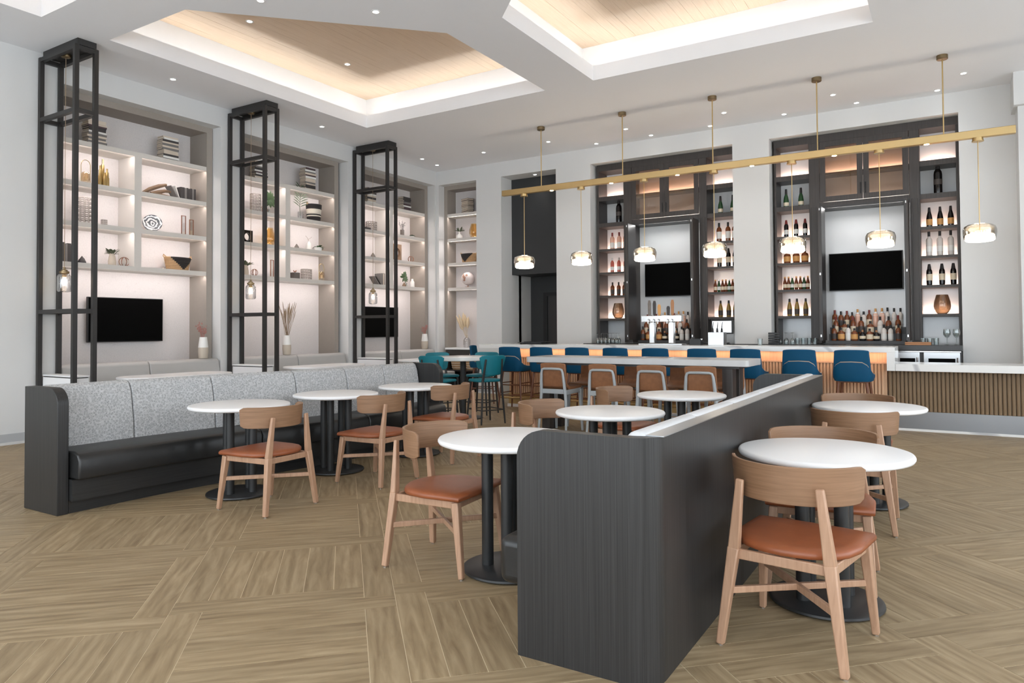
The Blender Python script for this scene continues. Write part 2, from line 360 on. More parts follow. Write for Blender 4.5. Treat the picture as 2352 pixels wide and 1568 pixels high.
# ================================================================== the setting
XL, YB, ZC, ZH = -9.70, 12.50, 4.88, 4.57      # left wall, back wall, ceiling, header underside
XR, YN = 5.5, -3.0                             # window walls out of view
struct = lambda o: tag(o, kind='structure')
NICHE_L = [(4.65, 7.01), (7.383, 9.78), (10.14, 12.45)]   # openings in the left wall
def build_walls():
    m = MB()
    ys = [YN]+[v for a in NICHE_L for v in a]+[YB+.7]
    for i in range(0, len(ys), 2): m.box(XL-.75, XL, ys[i], ys[i+1], 0, ZC)
    for a, b in NICHE_L: m.box(XL-.75, XL, a, b, ZH, ZC)
    m.box(XL-.85, XL-.75, YN, YB+.7, 0, ZC)
    struct(m.build('wall_left', 'paint_white', smooth=0))
    m = MB()
    # back wall: niche for shelves, recess with the dark door, two bar niches
    cuts = [(-9.63, -8.616), (-7.98, -6.672), (-5.915, -3.175), (-2.56, .17)]
    xs = [XL]+[v for a in cuts for v in a]+[XR]
    for i in range(0, len(xs), 2): m.box(xs[i], xs[i+1], YB, YB+.7, 0, ZC)
    for a, b in cuts: m.box(a, b, YB, YB+.7, ZH, ZC)
    m.box(XL, -7.98, YB+.7, YB+.8, 0, ZC); m.box(-6.672, XR, YB+.7, YB+.8, 0, ZC)
    struct(m.build('wall_back', 'paint_white', smooth=0))
    # recess beside the bar: white return, dark upper bulkhead, dark wall with a door
    m = MB(); m.box(-8.1, -7.98, YB+.7, 14.3, 0, ZH); m.box(-6.672, -6.55, YB+.7, 14.3, 0, ZH); m.box(-8.1, -6.55, YB+.7, 14.3, ZH, ZC)
    struct(m.build('wall_recess', 'paint_white', smooth=0))
    m = MB(); m.box(-7.98, -6.672, 12.92, 13.9, 2.52, ZH); m.box(-7.98, -6.672, 13.72, 14.2, 0, 2.52)
    struct(m.build('wall_dark', 'panel_black', smooth=0))
    d = struct(thing('door_1', None, None, (-7.1, 13.72, 0)))
    m = MB(); m.box(-.43, .43, -.03, -.002, 0, 2.08); m.build('door_leaf', 'charcoal_lacquer', d)
    m = MB(); m.box(-.53, -.43, -.06, 0, 0, 2.16); m.box(.43, .428, -.06, 0, 0, 2.16); m.box(-.43, .43, -.06, 0, 2.08, 2.16); m.build('door_frame', 'plastic_black', d)
    # window walls behind the photographer and on the right (openings let the daylight in)
    m = MB(); x = XL
    for k in range(4):
        c = -7.6+k*3.4; m.box(x, c-1.3, YN-.2, YN, 0, ZC); m.box(c-1.3, c+1.3, YN-.2, YN, 0, .3); m.box(c-1.3, c+1.3, YN-.2, YN, 4.4, ZC); x = c+1.3
    m.box(x, XR+.2, YN-.2, YN, 0, ZC); struct(m.build('wall_front', 'paint_white', smooth=0))
    m = MB(); y = YN
    for k in range(4):
        c = -1.3+k*3.2; m.box(XR, XR+.2, y, c-1.2, 0, ZC); m.box(XR, XR+.2, c-1.2, c+1.2, 0, .3); m.box(XR, XR+.2, c-1.2, c+1.2, 4.4, ZC); y = c+1.2
    m.box(XR, XR+.2, y, YB+.8, 0, ZC); struct(m.build('wall_right', 'paint_white', smooth=0))
    for k in range(4):
        m = MB(); c = -7.6+k*3.4
        for dx in (-1.3, 0, 1.24): m.box(c+dx, c+dx+.06, YN-.16, YN-.06, .3, 4.4)
        for z in (.3, 2.9, 4.34): m.box(c-1.3, c+1.3, YN-.15, YN-.07, z, z+.06)
        struct(m.build('window_%d' % (k+1), 'steel_black', smooth=0))
        m = MB(); c = -1.3+k*3.2
        for dy in (-1.2, 0, 1.14): m.box(XR+.06, XR+.16, c+dy, c+dy+.06, .3, 4.4)
        for z in (.3, 2.9, 4.34): m.box(XR+.07, XR+.15, c-1.2, c+1.2, z, z+.06)
        struct(m.build('window_%d' % (k+5), 'steel_black', smooth=0))
    # square column at the right end of the bar with a deeper capital
    m = MB(); m.box(.865, 1.6, 12.05, YB, 0, 4.42); m.box(.815, 1.65, 11.95, YB, 4.42, ZC)
    struct(m.build('wall_pier', 'paint_white', smooth=0))
    # skirting
    m = MB(); m.box(XL, XL+.015, YN, 4.65, .03, .13); struct(m.build('baseboard_left', 'baseboard', smooth=0))
    m = MB(); m.box(XL, XL+.03, YN, 4.65, 0, .03); struct(m.build('trim_1', 'paint_white', smooth=0))
    m = MB(); m.box(-8.6, -7.98, YB-.015, YB, .03, .13); struct(m.build('baseboard_back', 'baseboard', smooth=0))
    m = MB(); m.box(-8.6, -7.98, YB-.03, YB, 0, .03); struct(m.build('trim_2', 'paint_white', smooth=0))
build_walls()

# ---- ceiling with four cut-corner trays
CX0, CY0 = -4.63, 4.275
def tray_poly(sx, sy, grow=0):
    """opening of a tray; sx, sy = which quadrant round the centre"""
    a, b, c, d = .39, .375, 2.43, 2.41     # inner gap x,y; start of the 45 degree cut
    X1, Y1 = 3.94, 4.815
    P = [(X1, b), (X1, Y1), (a, Y1), (a, d), (c, b)]
    k = grow*.4142
    if grow: P = [(X1+grow, b-grow), (X1+grow, Y1+grow), (a-grow, Y1+grow), (a-grow, d-k), (c-k, b-grow)]
    P = [(CX0+sx*x, CY0+sy*y) for x, y in P]
    return P if sx*sy > 0 else P[::-1]
TRAYS = [(-1, 1), (1, 1), (-1, -1), (1, -1)]
Z1, Z2, GROW = 5.09, 5.51, .32
def build_ceiling():
    b = bmesh.new(); bm_e = []
    def loop(pts, z):
        vs = [b.verts.new((x, y, z)) for x, y in pts]; return [b.edges.new((vs[i], vs[(i+1) % len(vs)])) for i in range(len(vs))]
    ed = loop([(XL-.02, YN-.1), (XR+.1, YN-.1), (XR+.1, YB+.1), (XL-.02, YB+.1)], ZC)
    for t in TRAYS: ed += loop(tray_poly(*t), ZC)
    bmesh.ops.triangle_fill(b, use_beauty=True, use_dissolve=True, edges=ed, normal=(0, 0, -1))
    for f in b.faces:
        if f.normal.z > 0: f.normal_flip()
    me = bpy.data.meshes.new('ceiling'); b.to_mesh(me); b.free(); me.materials.append(MATS['paint_ceiling'])
    o = bpy.data.objects.new('ceiling', me); COL.objects.link(o); struct(o)
    roof = MB(); roof.box(XL-.9, XR+.3, YN-.3, 14.4, 5.75, 5.8); struct(roof.build('roof_slab', 'paint_ceiling', smooth=0))
    m = MB()
    for x0, x1, y0, y1 in ((XL-.9, XL-.75, YN-.3, 14.4), (XR+.2, XR+.3, YN-.3, 14.4), (XL-.9, XR+.3, YN-.3, YN-.2), (XL-.9, XR+.3, 14.3, 14.4)): m.box(x0, x1, y0, y1, ZC, 5.75)
    struct(m.build('wall_parapet', 'paint_ceiling', smooth=0))
    for k, t in enumerate(TRAYS):
        lo = tray_poly(*t); hi = tray_poly(*t, GROW); n = 5
        # drop fascia (thin upstand), ledge, cove wall
        m = MB(); th = tray_poly(*t, .03)
        m.ring([[(x, y, ZC) for x, y in lo], [(x, y, Z1) for x, y in lo], [(x, y, Z1) for x, y in th], [(x, y, ZC+.01) for x, y in th]], caps=False)
        struct(m.build('trim_%d' % (k+3), 'paint_ceiling', smooth=0))
        m = MB(); m.ring([[(x, y, ZC+.012) for x, y in th], [(x, y, ZC+.012) for x, y in hi], [(x, y, Z2+.03) for x, y in hi]], caps=False)
        struct(m.build('wall_cove_%d' % (k+1), 'paint_cove', smooth=0))
        # oak boards
        q = struct(thing('ceiling_tray', None, None, (0, 0, Z2)))
        xs = [p[0] for p in hi]; ysq = [p[1] for p in hi]; x = min(xs); bw = .142
        xa, xb, ya, yb = min(xs), max(xs), min(ysq), max(ysq)
        while x < xb-.01 and k < 2:
            x1 = min(x+bw, xb)
            y = ya
            # butt joints at random places along the board
            cutp = [ya]+sorted(random.uniform(ya+.6, yb-.6) for _ in range(1))+[yb]
            for y0, y1 in zip(cutp, cutp[1:]):
                m = MB(); m.box(x+.0009, x1-.0009, y0+.0008, y1-.0008, random.uniform(-.001, .001), .03); o = m.build('board', 'ceiling_oak', q, smooth=0)
            x = x1
        m = MB(); m.box(xa-.05, xb+.05, ya-.05, yb+.05, .012, .05); m.build('backing', 'ceiling_oak', q, smooth=0)
        # LED strips lying in the cove
        for i in range(n):
            p, r_ = Vector(lo[i]), Vector(lo[(i+1) % n]); mid = (p+r_)/2; d = (r_-p); ln = d.length
            h1, h2 = Vector(hi[i]), Vector(hi[(i+1) % n]); out = ((h1+h2)/2-mid); out = (out-d*out.dot(d)/d.length_squared)
            c = mid+out*.5
            st = area('cove_strip', (c.x, c.y, Z1-.108), ln, .02, 2.0*ln, (.96, .985, 1))
            inw = Vector((-out.x, -out.y, 0)).normalized(); za = -(Vector((0, 0, 1))*math.cos(R(38))+inw*math.sin(R(38))); xa_ = Vector((d.x, d.y, 0)).normalized(); ya_ = za.cross(xa_)
            mm = Matrix((xa_, ya_, za)).transposed().to_4x4(); mm.translation = st.location; st.matrix_world = mm
build_ceiling()

# ---- floor of plank tiles laid as interlocking squares at 45 degrees
PW = .1535
def build_floor():
    base_o = MB().box(XL-.95, XR+.35, YN-.35, 14.45, -.2, -.0013).build('floor', 'grout', smooth=0); struct(base_o)
    pl = []
    for i in range(-80, 80):
        for j in range(-80, 140):
            ri, rj = i % 7, j % 7
            if ri == 1 and rj == 3: pl.append((i, j, 6, 1))
            elif ri == 2 and rj == 2: pl.append((i, j, 6, 1))
            elif ri == 0 and rj == 3: pl.append((i, j, 1, 6))
            elif ri == 1 and rj == 4: pl.append((i, j, 1, 6))
            elif ri == 2 and rj == 4:
                v = ((i-2)//7+(j-4)//7) % 2 == 0
                for k in range(5): pl.append((i+k, j, 1, 5) if v else (i, j+k, 5, 1))
    s = math.sqrt(.5); A0, B0 = .6, .14
    def xy(a, b): a = (a+A0)*PW; b = (b+B0)*PW; return (a-b)*s, (a+b)*s
    cand = []
    for i, j, w, h in pl:
        cx, cy = xy(i+w/2, j+h/2)
        if not (XL-.3 < cx < XR+.3 and YN-.3 < cy < 13.9): continue
        a = 0; pr = project((cx, cy, 0))
        if pr and -60 < pr[0] < 2412 and pr[1] < 1640:
            q = [project((*xy(i+u*w, j+v*h), 0)) for u, v in ((0, 0), (1, 0), (1, 1), (0, 1))]
            if all(q): a = abs(sum(q[k][0]*q[(k+1) % 4][1]-q[(k+1) % 4][0]*q[k][1] for k in range(4)))/2
        # planks hidden under benches and the bar are not worth a piece of their own
        if (-1.55 < cx < -.95 and 2.6 < cy < 6.6) or (-6.1 < cx < -5.65 and 2.8 < cy < 7) or cy > 10.75: a = 0
        cand.append((a, i, j, w, h))
    cand.sort(key=lambda t: -t[0])
    def plank(m, at, i, j, w, h, rnd):
        g = .011
        n = len(m.v); vs = []
        for zz in (-.012, 0):
            for u, v in ((g, g), (w-g, g), (w-g, h-g), (g, h-g)):
                x, y = xy(i+u, j+v); vs.append((x, y, zz))
                al, ac = (u, v) if w > h else (v, u)
                at.append((al*PW+rnd*37, ac*PW+rnd*91, rnd*53))
        m.add(vs, [(4, 5, 6, 7), (0, 1, 5, 4), (1, 2, 6, 5), (2, 3, 7, 6), (3, 0, 4, 7)])
    def fin(m, at, nm):
        o = m.build(nm, 'plank_tile', base_o, smooth=0)
        a = o.data.attributes.new('grain', 'FLOAT_VECTOR', 'POINT'); a.data.foreach_set('vector', [c for t in at for c in t]); return o
    rest = MB(); rat = []
    for n, (a, i, j, w, h) in enumerate(cand):
        rnd = random.random()
        if n < 300: m = MB(); at = []; plank(m, at, i, j, w, h, rnd); fin(m, at, 'plank')
        else: plank(rest, rat, i, j, w, h, rnd)
    tag(fin(rest, rat, 'distant_planks'), kind='stuff')
build_floor()

# ---- recessed ceiling spots
def downlight(x, y, z, label, power=26, spot=True):
    t = thing('ceiling_downlight', label, 'downlight', (x, y, z), 0, 'recessed ceiling spots')
    MB().lathe([(.052, -.004), (.052, 0), (.034, .0), (.034, -.004), (.052, -.004)], 20, cap=False).build('trim_ring', 'laminate_white', t)
    MB().lathe([(.001, -.003), (.034, -.003), (.034, -.0005), (.001, -.0005)], 16).build('lens', 'lamp_white', t)
    if spot:
        l = bpy.data.lights.new('downlight_beam', 'SPOT'); l.energy = power; l.spot_size = R(95); l.spot_blend = .9; l.shadow_soft_size = .05; l.color = (1, .97, .93)
        o = bpy.data.objects.new('downlight_beam', l); COL.objects.link(o); o.location = (x, y, z-.02)
DL = [(-9.17, 5.86), (-9.17, 8.62), (-9.19, 11.38), (-9.27, 11.98), (-7.83, 11.63), (-6.36, 11.63), (-5.66, 12.25), (-4.80, 11.63), (-4.57, 12.26), (-3.49, 12.26),
      (-3.08, 11.63), (-2.26, 12.25), (-1.44, 11.63), (-1.18, 12.25), (-.09, 12.26), (.23, 11.63), (-5.34, 5.81), (-6.19, 4.95)]
DLN = ['above the bookcase nearest the camera', 'above the middle bookcase of the left wall', 'above the far bookcase of the left wall', 'tucked into the far left ceiling corner', 'in front of the small corner bookcase',
       'in front of the dark door recess', 'close to the wall above the left bar unit left tower', 'in front of the left bar unit', 'close to the wall above the left bar unit cabinet',
       'close to the wall above the left bar unit right tower', 'between the two bar units, away from the wall', 'close to the wall above the right bar unit left tower', 'in front of the right bar unit',
       'close to the wall above the right bar unit cabinet', 'close to the wall above the right bar unit right tower', 'rightmost and away from the wall, above the bar end',
       'on the flat ceiling between the two oak trays', 'at the top edge beside the left oak tray']
for (x, y), n in zip(DL, DLN): downlight(x, y, ZC, 'lit ceiling spot '+n, 9)
downlight(-7.28, 12.72, ZH, 'small lit spot in the white soffit above the dark door recess', 7)
for (x, y, n) in ((-7.91, 6.15, 'further left'), (-7.92, 7.97, 'nearer the far corner')): downlight(x, y, Z2-.003, 'warm recessed spot in the oak ceiling tray, '+n, 6)
# ================================================================== fixed joinery along the left wall
def bookcase(label, y0, y1, div, n_led=True):
    """built-in bookcase; local frame: origin at the niche base, x = along wall y, depth goes to -x"""
    t = thing('bookcase', label, 'bookcase', (0, 0, 0))
    XF, XB, fw = -9.90, -10.33, .1
    a, b = y0, y1; ia, ib = a+fw, b-fw
    m = MB(); m.box(XF-.02, XF, a, ia, 0, ZH); m.box(XF-.02, XF, ib, b, 0, ZH); m.box(XF-.02, XF, ia, ib, ZH-.09, ZH)
    m.box(XB-.02, XF-.02, ia-.03, ia, .3, ZH-.09); m.box(XB-.02, XF-.02, ib, ib+.03, .3, ZH-.09); m.box(XB-.02, XF-.02, ia, ib, ZH-.09, ZH-.06)
    m.build('frame', 'taupe', t, smooth=0)
    MB().box(XB-.02, XB, ia, ib, .3, ZH-.09).build('back_panel', 'wallpaper', t, smooth=0)
    for z in (3.94, 3.385, 2.84, 2.29):
        MB().box(XB, XF-.005, ia, ib, z-.065, z).build('shelf', 'shelf_paint', t, smooth=0)
        segs = [(ia, div-.05), (div+.05, ib)] if z > 2.3 else [(ia, ib)]
        for s0, s1 in segs:
            area('shelf_led', ((XF-.03), (s0+s1)/2, z-.068), .02, s1-s0-.04, 2.6*(s1-s0), (1, .89, .85), (0, R(28), 0))
    for z0, z1 in ((2.29, 2.775), (2.84, 3.32), (3.385, 3.875)):
        MB().box(XB, XF-.006, div-.052, div+.052, z0, z1).build('divider', 'shelf_paint', t, smooth=0)
    return t
bookcase('built-in taupe bookcase with white shelves nearest the camera on the left wall', 4.65, 7.0, 5.80)
bookcase('built-in taupe bookcase with white shelves, middle one on the left wall', 7.383, 9.72, 8.514)
bookcase('built-in taupe bookcase with white shelves, far one beside the room corner', 10.14, 12.443, 11.24)
def corner_bookcase():
    t = thing('corner_bookcase', 'narrow built-in taupe bookcase on the back wall beside the corner', 'bookcase', (0, 0, 0))
    YF, YBk = 12.70, 13.02
    m = MB(); m.box(-9.628, -9.542, YF, YF+.02, 0, ZH); m.box(-8.7, -8.617, YF, YF+.02, 0, ZH); m.box(-9.542, -8.7, YF, YF+.02, ZH-.09, ZH)
    m.box(-9.57, -9.542, YF+.02, YBk+.02, 0, ZH-.09); m.box(-8.7, -8.67, YF+.02, YBk+.02, 0, ZH-.09); m.box(-9.542, -8.7, YF+.02, YBk+.02, ZH-.09, ZH-.06)
    m.build('frame', 'taupe', t, smooth=0)
    MB().box(-9.542, -8.7, YBk, YBk+.02, 0, ZH-.09).build('back_panel', 'wallpaper', t, smooth=0)
    for z in (3.94, 3.385, 2.84, 2.29):
        MB().box(-9.542, -8.7, YF+.005, YBk, z-.065, z).build('shelf', 'shelf_paint', t, smooth=0)
        area('shelf_led', (-9.12, YF+.03, z-.068), .8, .02, 2.3, (1, .89, .85), (R(-28), 0, 0))
    c = thing('sideboard', 'dark low cabinet with white top in the corner niche holding baskets', 'cabinet', (-9.12, 12.72, 0))
    MB().box(-.42, .42, -.13, .29, .915, .955).build('top', 'laminate_white', c, bevel=.003)
    m = MB(); m.box(-.41, -.38, -.11, .29, .06, .915); m.box(.38, .41, -.11, .29, .06, .915); m.box(-.38, .38, .26, .29, .06, .915)
    m.box(-.38, .38, -.11, .26, .8, .915); m.box(-.38, .38, -.11, .26, .06, .1); m.box(-.38, .38, -.11, .26, .44, .47)
    m.build('body', 'espresso_wood', c, smooth=0)
    MB().box(-.37, .37, -.09, .25, 0, .06).build('plinth', 'plastic_black', c, smooth=0)
    for k, (x, lab) in enumerate(((-.19, 'striped woven basket on the sideboard shelf, left one'), (.19, 'striped woven basket on the sideboard shelf, right one'))):
        b = thing('storage_basket', lab, 'basket', (-9.12+x, 12.78, .471), 0, 'baskets in the corner sideboard')
        MB().lathe([(.13, 0), (.15, .08), (.165, .16), (.175, .26), (.165, .26), (.155, .16), (.14, .08), (.12, .01)], 18).build('body', 'wicker', b)
        for z in (.04, .09, .14, .19, .24):
            r = .14+z*.145; MB().tube([(r*math.cos(a*math.pi/9), r*math.sin(a*math.pi/9), z) for a in range(18)], .006, 5, True).build('rope_coil', 'cream', b)
corner_bookcase()

# grey banquettes in the wall niches
for k, (y0, y1, sm, lab) in enumerate(((4.68, 6.99, 5.86, 'pale grey upholstered wall banquette under the near bookcase'), (7.42, 9.70, 8.56, 'pale grey upholstered wall banquette under the middle bookcase'), (10.18, 12.40, 11.29, 'pale grey upholstered wall banquette under the far bookcase'))):
    t = thing('wall_banquette', lab, 'bench', (0, 0, 0), 0, 'wall banquettes')
    for a, b in ((y0, sm-.004), (sm+.004, y1)):
        MB().prism([(-9.885, .40), (-9.885, .91), (-9.86, .935), (-9.74, .93), (-9.70, .90), (-9.60, .40)], a, b, 'y').build('back_cushion', 'vinyl_grey', t, bevel=.02, segs=3)
        MB().box(-9.6, -9.12, a, b, .34, .46).build('seat_cushion', 'vinyl_grey', t, bevel=.025, segs=3)
    MB().box(-9.885, -9.17, y0, y1, 0, .34).build('base', 'charcoal_wood_h', t, smooth=0)
# tables in front of the wall banquettes
def rrect(x0, x1, y0, y1, r, n=6):
    return arc(x1-r, y1-r, r, 0, 90, n)+arc(x0+r, y1-r, r, 90, 180, n)+arc(x0+r, y0+r, r, 180, 270, n)+arc(x1-r, y0+r, r, 270, 360, n)
for k, (yc, lab) in enumerate(((5.75, 'long white oval-ended table before the near wall banquette'), (8.42, 'long white oval-ended table before the middle wall banquette'), (11.15, 'long white oval-ended table before the far wall banquette'))):
    t = thing('oblong_table', lab, 'table', (-8.88, yc, 0), 0, 'tables along the wall banquettes')
    MB().prism(rrect(-.34, .34, -.76, .76, .3), .742, .777).build('top', 'laminate_white', t, bevel=.008)
    for sy in (-1, 1):
        MB().cyl((0, sy*.42, .02), (0, sy*.42, .742), .035).build('column', 'table_black', t)
        MB().lathe([(.001, 0), (.22, 0), (.22, .012), (.2, .02), (.001, .022)], 24, (0, sy*.42, 0)).build('base_disc', 'table_black', t)

# black steel light towers before the pilasters, each with a jar pendant and a little cabinet
def tower(y0, lab, labp, labc):
    t = thing('steel_tower', lab, 'frame', (-9.25, y0+.14, 0), 0, 'black steel towers')
    x0, x1, ya, yb, w = -.435, .445, -.14, .14, .052
    top = 4.805
    for nx, xx in ((0, x0), (1, x1-w)):
        for ny, yy in ((0, ya), (1, yb-w)):
            MB().box(xx, xx+w, yy, yy+w, 0, top).build('post', 'steel_black', t, bevel=.002, segs=1)
    for z in (1.585, 3.99, top-.055):
        for yy in (ya, yb-w): MB().box(x0+w, x1-w, yy+.002, yy+w-.002, z, z+.05).build('rail', 'steel_black', t, smooth=0)
        for xx in (x0, x1-w): MB().box(xx+.002, xx+w-.002, ya+w, yb-w, z, z+.05).build('rail', 'steel_black', t, smooth=0)
    MB().box(x0+.06, x1-.0, ya+.03, yb-.03, top, ZC-.001).build('ceiling_plate', 'steel_black', t, smooth=0)
    p = thing('jar_pendant', labp, 'lamp', (-9.30, y0+.14, 1.85), 0, 'jar pendants in the towers')
    MB().lathe([(.06, 2.945), (.06, 2.955), (.052, 2.925), (.02, 2.915), (.001, 2.915)][::-1], 20).build('canopy', 'brass_dull', p)
    MB().cyl((0, 0, .30), (0, 0, 2.92), .0035, n=6).build('cord', 'straw', p)
    MB().lathe([(.012, .31), (.014, .285), (.035, .275), (.035, .262), (.055, .258), (.055, .235), (.03, .232), (.022, .19), (.001, .19)], 18).build('socket', 'brass_dull', p)
    MB().lathe([(.04, .235), (.055, .225), (.075, .205), (.08, .185), (.08, .03), (.072, .008), (.05, 0), (.001, 0), (.001, .004), (.05, .004), (.068, .01), (.077, .03), (.077, .185), (.07, .203), (.05, .222), (.038, .231)], 24, cap=False).build('jar', 'glass_clear', p)
    MB().sphere((0, 0, .135), .03, 12, (1, 1, 1.25)).build('bulb', 'bulb', p)
    c = thing('corner_cabinet', labc, 'cabinet', (-9.25, y0+.14, 0), 0, 'little cabinets in the towers')
    MB().box(-.37, .37, -.085, .085, 0, .80).build('body', 'laminate_white', c, smooth=0)
    MB().box(-.36, .36, -.08, .08, .80, .812).build('shadow_gap', 'plastic_black', c, smooth=0)
    MB().box(-.38, .385, -.086, .086, .812, .832).build('top', 'laminate_white', c, bevel=.003)
tower(4.375, 'tall black steel frame tower nearest the camera, at the left', 'glass jar pendant lamp inside the nearest black steel tower', 'slim white cabinet standing inside the nearest steel tower')
tower(7.12, 'tall black steel frame tower, middle of the three', 'glass jar pendant lamp inside the middle black steel tower', 'slim white cabinet standing inside the middle steel tower')
tower(9.885, 'tall black steel frame tower, farthest of the three', 'glass jar pendant lamp inside the farthest black steel tower', 'slim white cabinet standing inside the farthest steel tower')

# ================================================================== long banquette with the tables of the left row
def bend(y):
    t = min(1, max(0, (y-3.3)/2.4)); return .255*(t*t*(3-2*t))
def banquette():
    t = thing('long_banquette', 'long grey tweed banquette with black leather seat and charcoal wood ends', 'bench', (0, 0, 0))
    def sweep(prof, y0, y1, n=14, close=True):
        ys = [y0+(y1-y0)*i/n for i in range(n+1)]
        return MB().ring([[(x+bend(y), y, z) for x, z in prof] for y in ys])
    # wood shell: back board, seat box, toe kick
    sweep([(-6.12, 0), (-6.08, 0), (-6.08, .935), (-6.12, .935)], 2.77, 6.96).build('back_board', 'charcoal_wood_h', t)
    sweep([(-6.07, .095), (-5.575, .095), (-5.575, .255), (-6.07, .255)], 2.775, 6.955).build('seat_box', 'charcoal_wood_h', t)
    sweep([(-6.07, 0), (-5.63, 0), (-5.63, .095), (-6.07, .095)], 2.775, 6.955).build('toe_kick', 'charcoal_wood_h', t)
    # near and far end panels with rounded upper front corner
    for y, nm in ((2.69, 0), (6.96, 1)):
        d = bend(y); r = .13
        poly = [(-6.12+d, 0), (-5.62+d, 0)]+[(x, z) for x, z in arc(-5.62+d-r, .94-r, r, 0, 90, 8)]+[(-6.12+d, .94)]
        MB().prism(poly, y, y+.08, 'y').build('end_panel', 'charcoal_wood', t, bevel=.004)
    seams = [2.775, 3.44, 4.17, 5.04, 5.72, 6.33, 6.955]
    for a, b in zip(seams, seams[1:]):
        m = sweep([(-6.075, .40), (-5.90, .40), (-5.915, .62), (-5.955, .85), (-5.985, .925), (-6.03, .945), (-6.075, .935)], a+.004, b-.004, 6)
        m.build('back_cushion', 'tweed_grey', t, bevel=.012, segs=3)
    ss = [2.78, 4.35, 5.60, 6.95]
    for a, b in zip(ss, ss[1:]):
        m = sweep([(-5.96, .26), (-5.50, .26), (-5.495, .40), (-5.52, .445), (-5.58, .465), (-5.96, .46)], a+.003, b-.003, 8)
        m.build('seat_cushion', 'leather_black', t, bevel=.014, segs=3)
banquette()

# ================================================================== divider bench in the foreground
def divider():
    t = thing('divider_bench', 'charcoal wood divider with built-in bench in the foreground', 'bench', (0, 0, 0))
    x0, x1, ya, yb, zt = -1.555, -.952, 2.545, 6.71, .94
    # long outer board turning the near corner in a curve, with the near end panel
    r = .11
    path = [(-1.36, ya)]+[(x, y) for x, y in arc(x1-r, ya+r, r, -90, 0, 8)]+[(x1, yb)]
    inner = [(-1.36, ya+.06)]+[(x, y) for x, y in arc(x1-r, ya+r, r-.06, -90, 0, 8)]+[(x1-.06, yb)]
    MB().prism(path+inner[::-1], 0, zt).build('outer_board', 'charcoal_wood', t, smooth=30)
    rr = .12
    poly = [(x0, 0), (-1.36, 0), (-1.36, zt)]+[(x, z) for x, z in arc(x0+rr, zt-rr, rr, 90, 180, 8)]
    MB().prism(poly, ya, ya+.06, 'y').build('end_panel', 'charcoal_wood', t)
    poly = [(-1.53, 0), (x1-.06, 0), (x1-.06, zt)]+[(x, z) for x, z in arc(-1.53+rr, zt-rr, rr, 90, 180, 8)]
    MB().prism(poly, yb-.07, yb, 'y').build('end_panel', 'charcoal_wood', t)
    for a, b in ((ya+.08, 3.943), (3.947, yb-.075)):
        MB().box(-1.046, -.94, a, b, zt, zt+.004).build('cap_strip', 'stainless', t, smooth=0)
    n = 6
    for k in range(n):
        a = ya+.065+(yb-ya-.14)*k/n; b = ya+.065+(yb-ya-.14)*(k+1)/n
        MB().prism([(-1.0, .4), (-1.0, .93), (-1.02, .955), (-1.075, .955), (-1.11, .91), (-1.16, .4)], a+.003, b-.003, 'y').build('back_cushion', 'tweed_lit', t, bevel=.02, segs=3)
    for k in range(3):
        a = ya+.07+(yb-ya-.145)*k/3; b = ya+.07+(yb-ya-.145)*(k+1)/3
        MB().box(-1.70, -1.11, a+.003, b-.003, .25, .455).build('seat_cushion', 'leather_black', t, bevel=.04, segs=4)
    MB().box(-1.52, -1.0, ya+.065, yb-.075, .0, .25).build('seat_box', 'charcoal_wood_h', t, smooth=0)
divider()

# ================================================================== round cafe tables
def round_table():
    t = thing('round_table', 'white round table', 'table')
    rad = .403
    prof = [(.001, .716), (rad-.02, .716), (rad-.006, .721), (rad, .731), (rad, .739), (rad-.005, .747), (rad-.015, .750), (.001, .750)]
    MB().lathe(prof, 64).build('top', 'laminate_white', t, smooth=50)
    MB().lathe([(.001, .703), (.2, .703), (.2, .716), (.001, .716)], 32).build('mounting_plate', 'table_black', t)
    for a in range(4):
        x, y = .125*math.cos(R(20+90*a)), .125*math.sin(R(20+90*a))
        MB().cyl((x, y, .025), (x, y, .703), .0335, n=20).build('column', 'table_black', t)
    MB().lathe([(.001, .008), (.262, .008), (.266, .012), (.264, .022), (.25, .027), (.001, .03)], 48).build('base_disc', 'table_black', t)
    for a in range(4):
        x, y = .22*math.cos(R(65+90*a)), .22*math.sin(R(65+90*a)); MB().cyl((x, y, 0), (x, y, .009), .012, n=10).build('levelling_foot', 'chrome', t)
    return t
rt = round_table(); G = 'white round cafe tables'
for x, y, lab in ((-5.06, 3.845, 'white round table in front of the long banquette, nearest the camera'), (-5.07, 4.945, 'white round table in front of the long banquette, middle one'), (-4.99, 6.05, 'white round table at the far end of the long banquette'),
                  (-2.14, 3.42, 'white round table partly hidden behind the divider end panel'), (-2.155, 4.86, 'white round table behind the divider, second from its near end'), (-2.12, 6.40, 'white round table behind the divider at its far end'),
                  (-.543, 3.815, 'white round table right of the divider, nearest the camera'), (-.545, 6.12, 'white round table right of the divider, the farther one')):
    place(rt, (x, y, 0), R(random.uniform(-8, 8)) if y != 3.815 else R(25), lab, G)

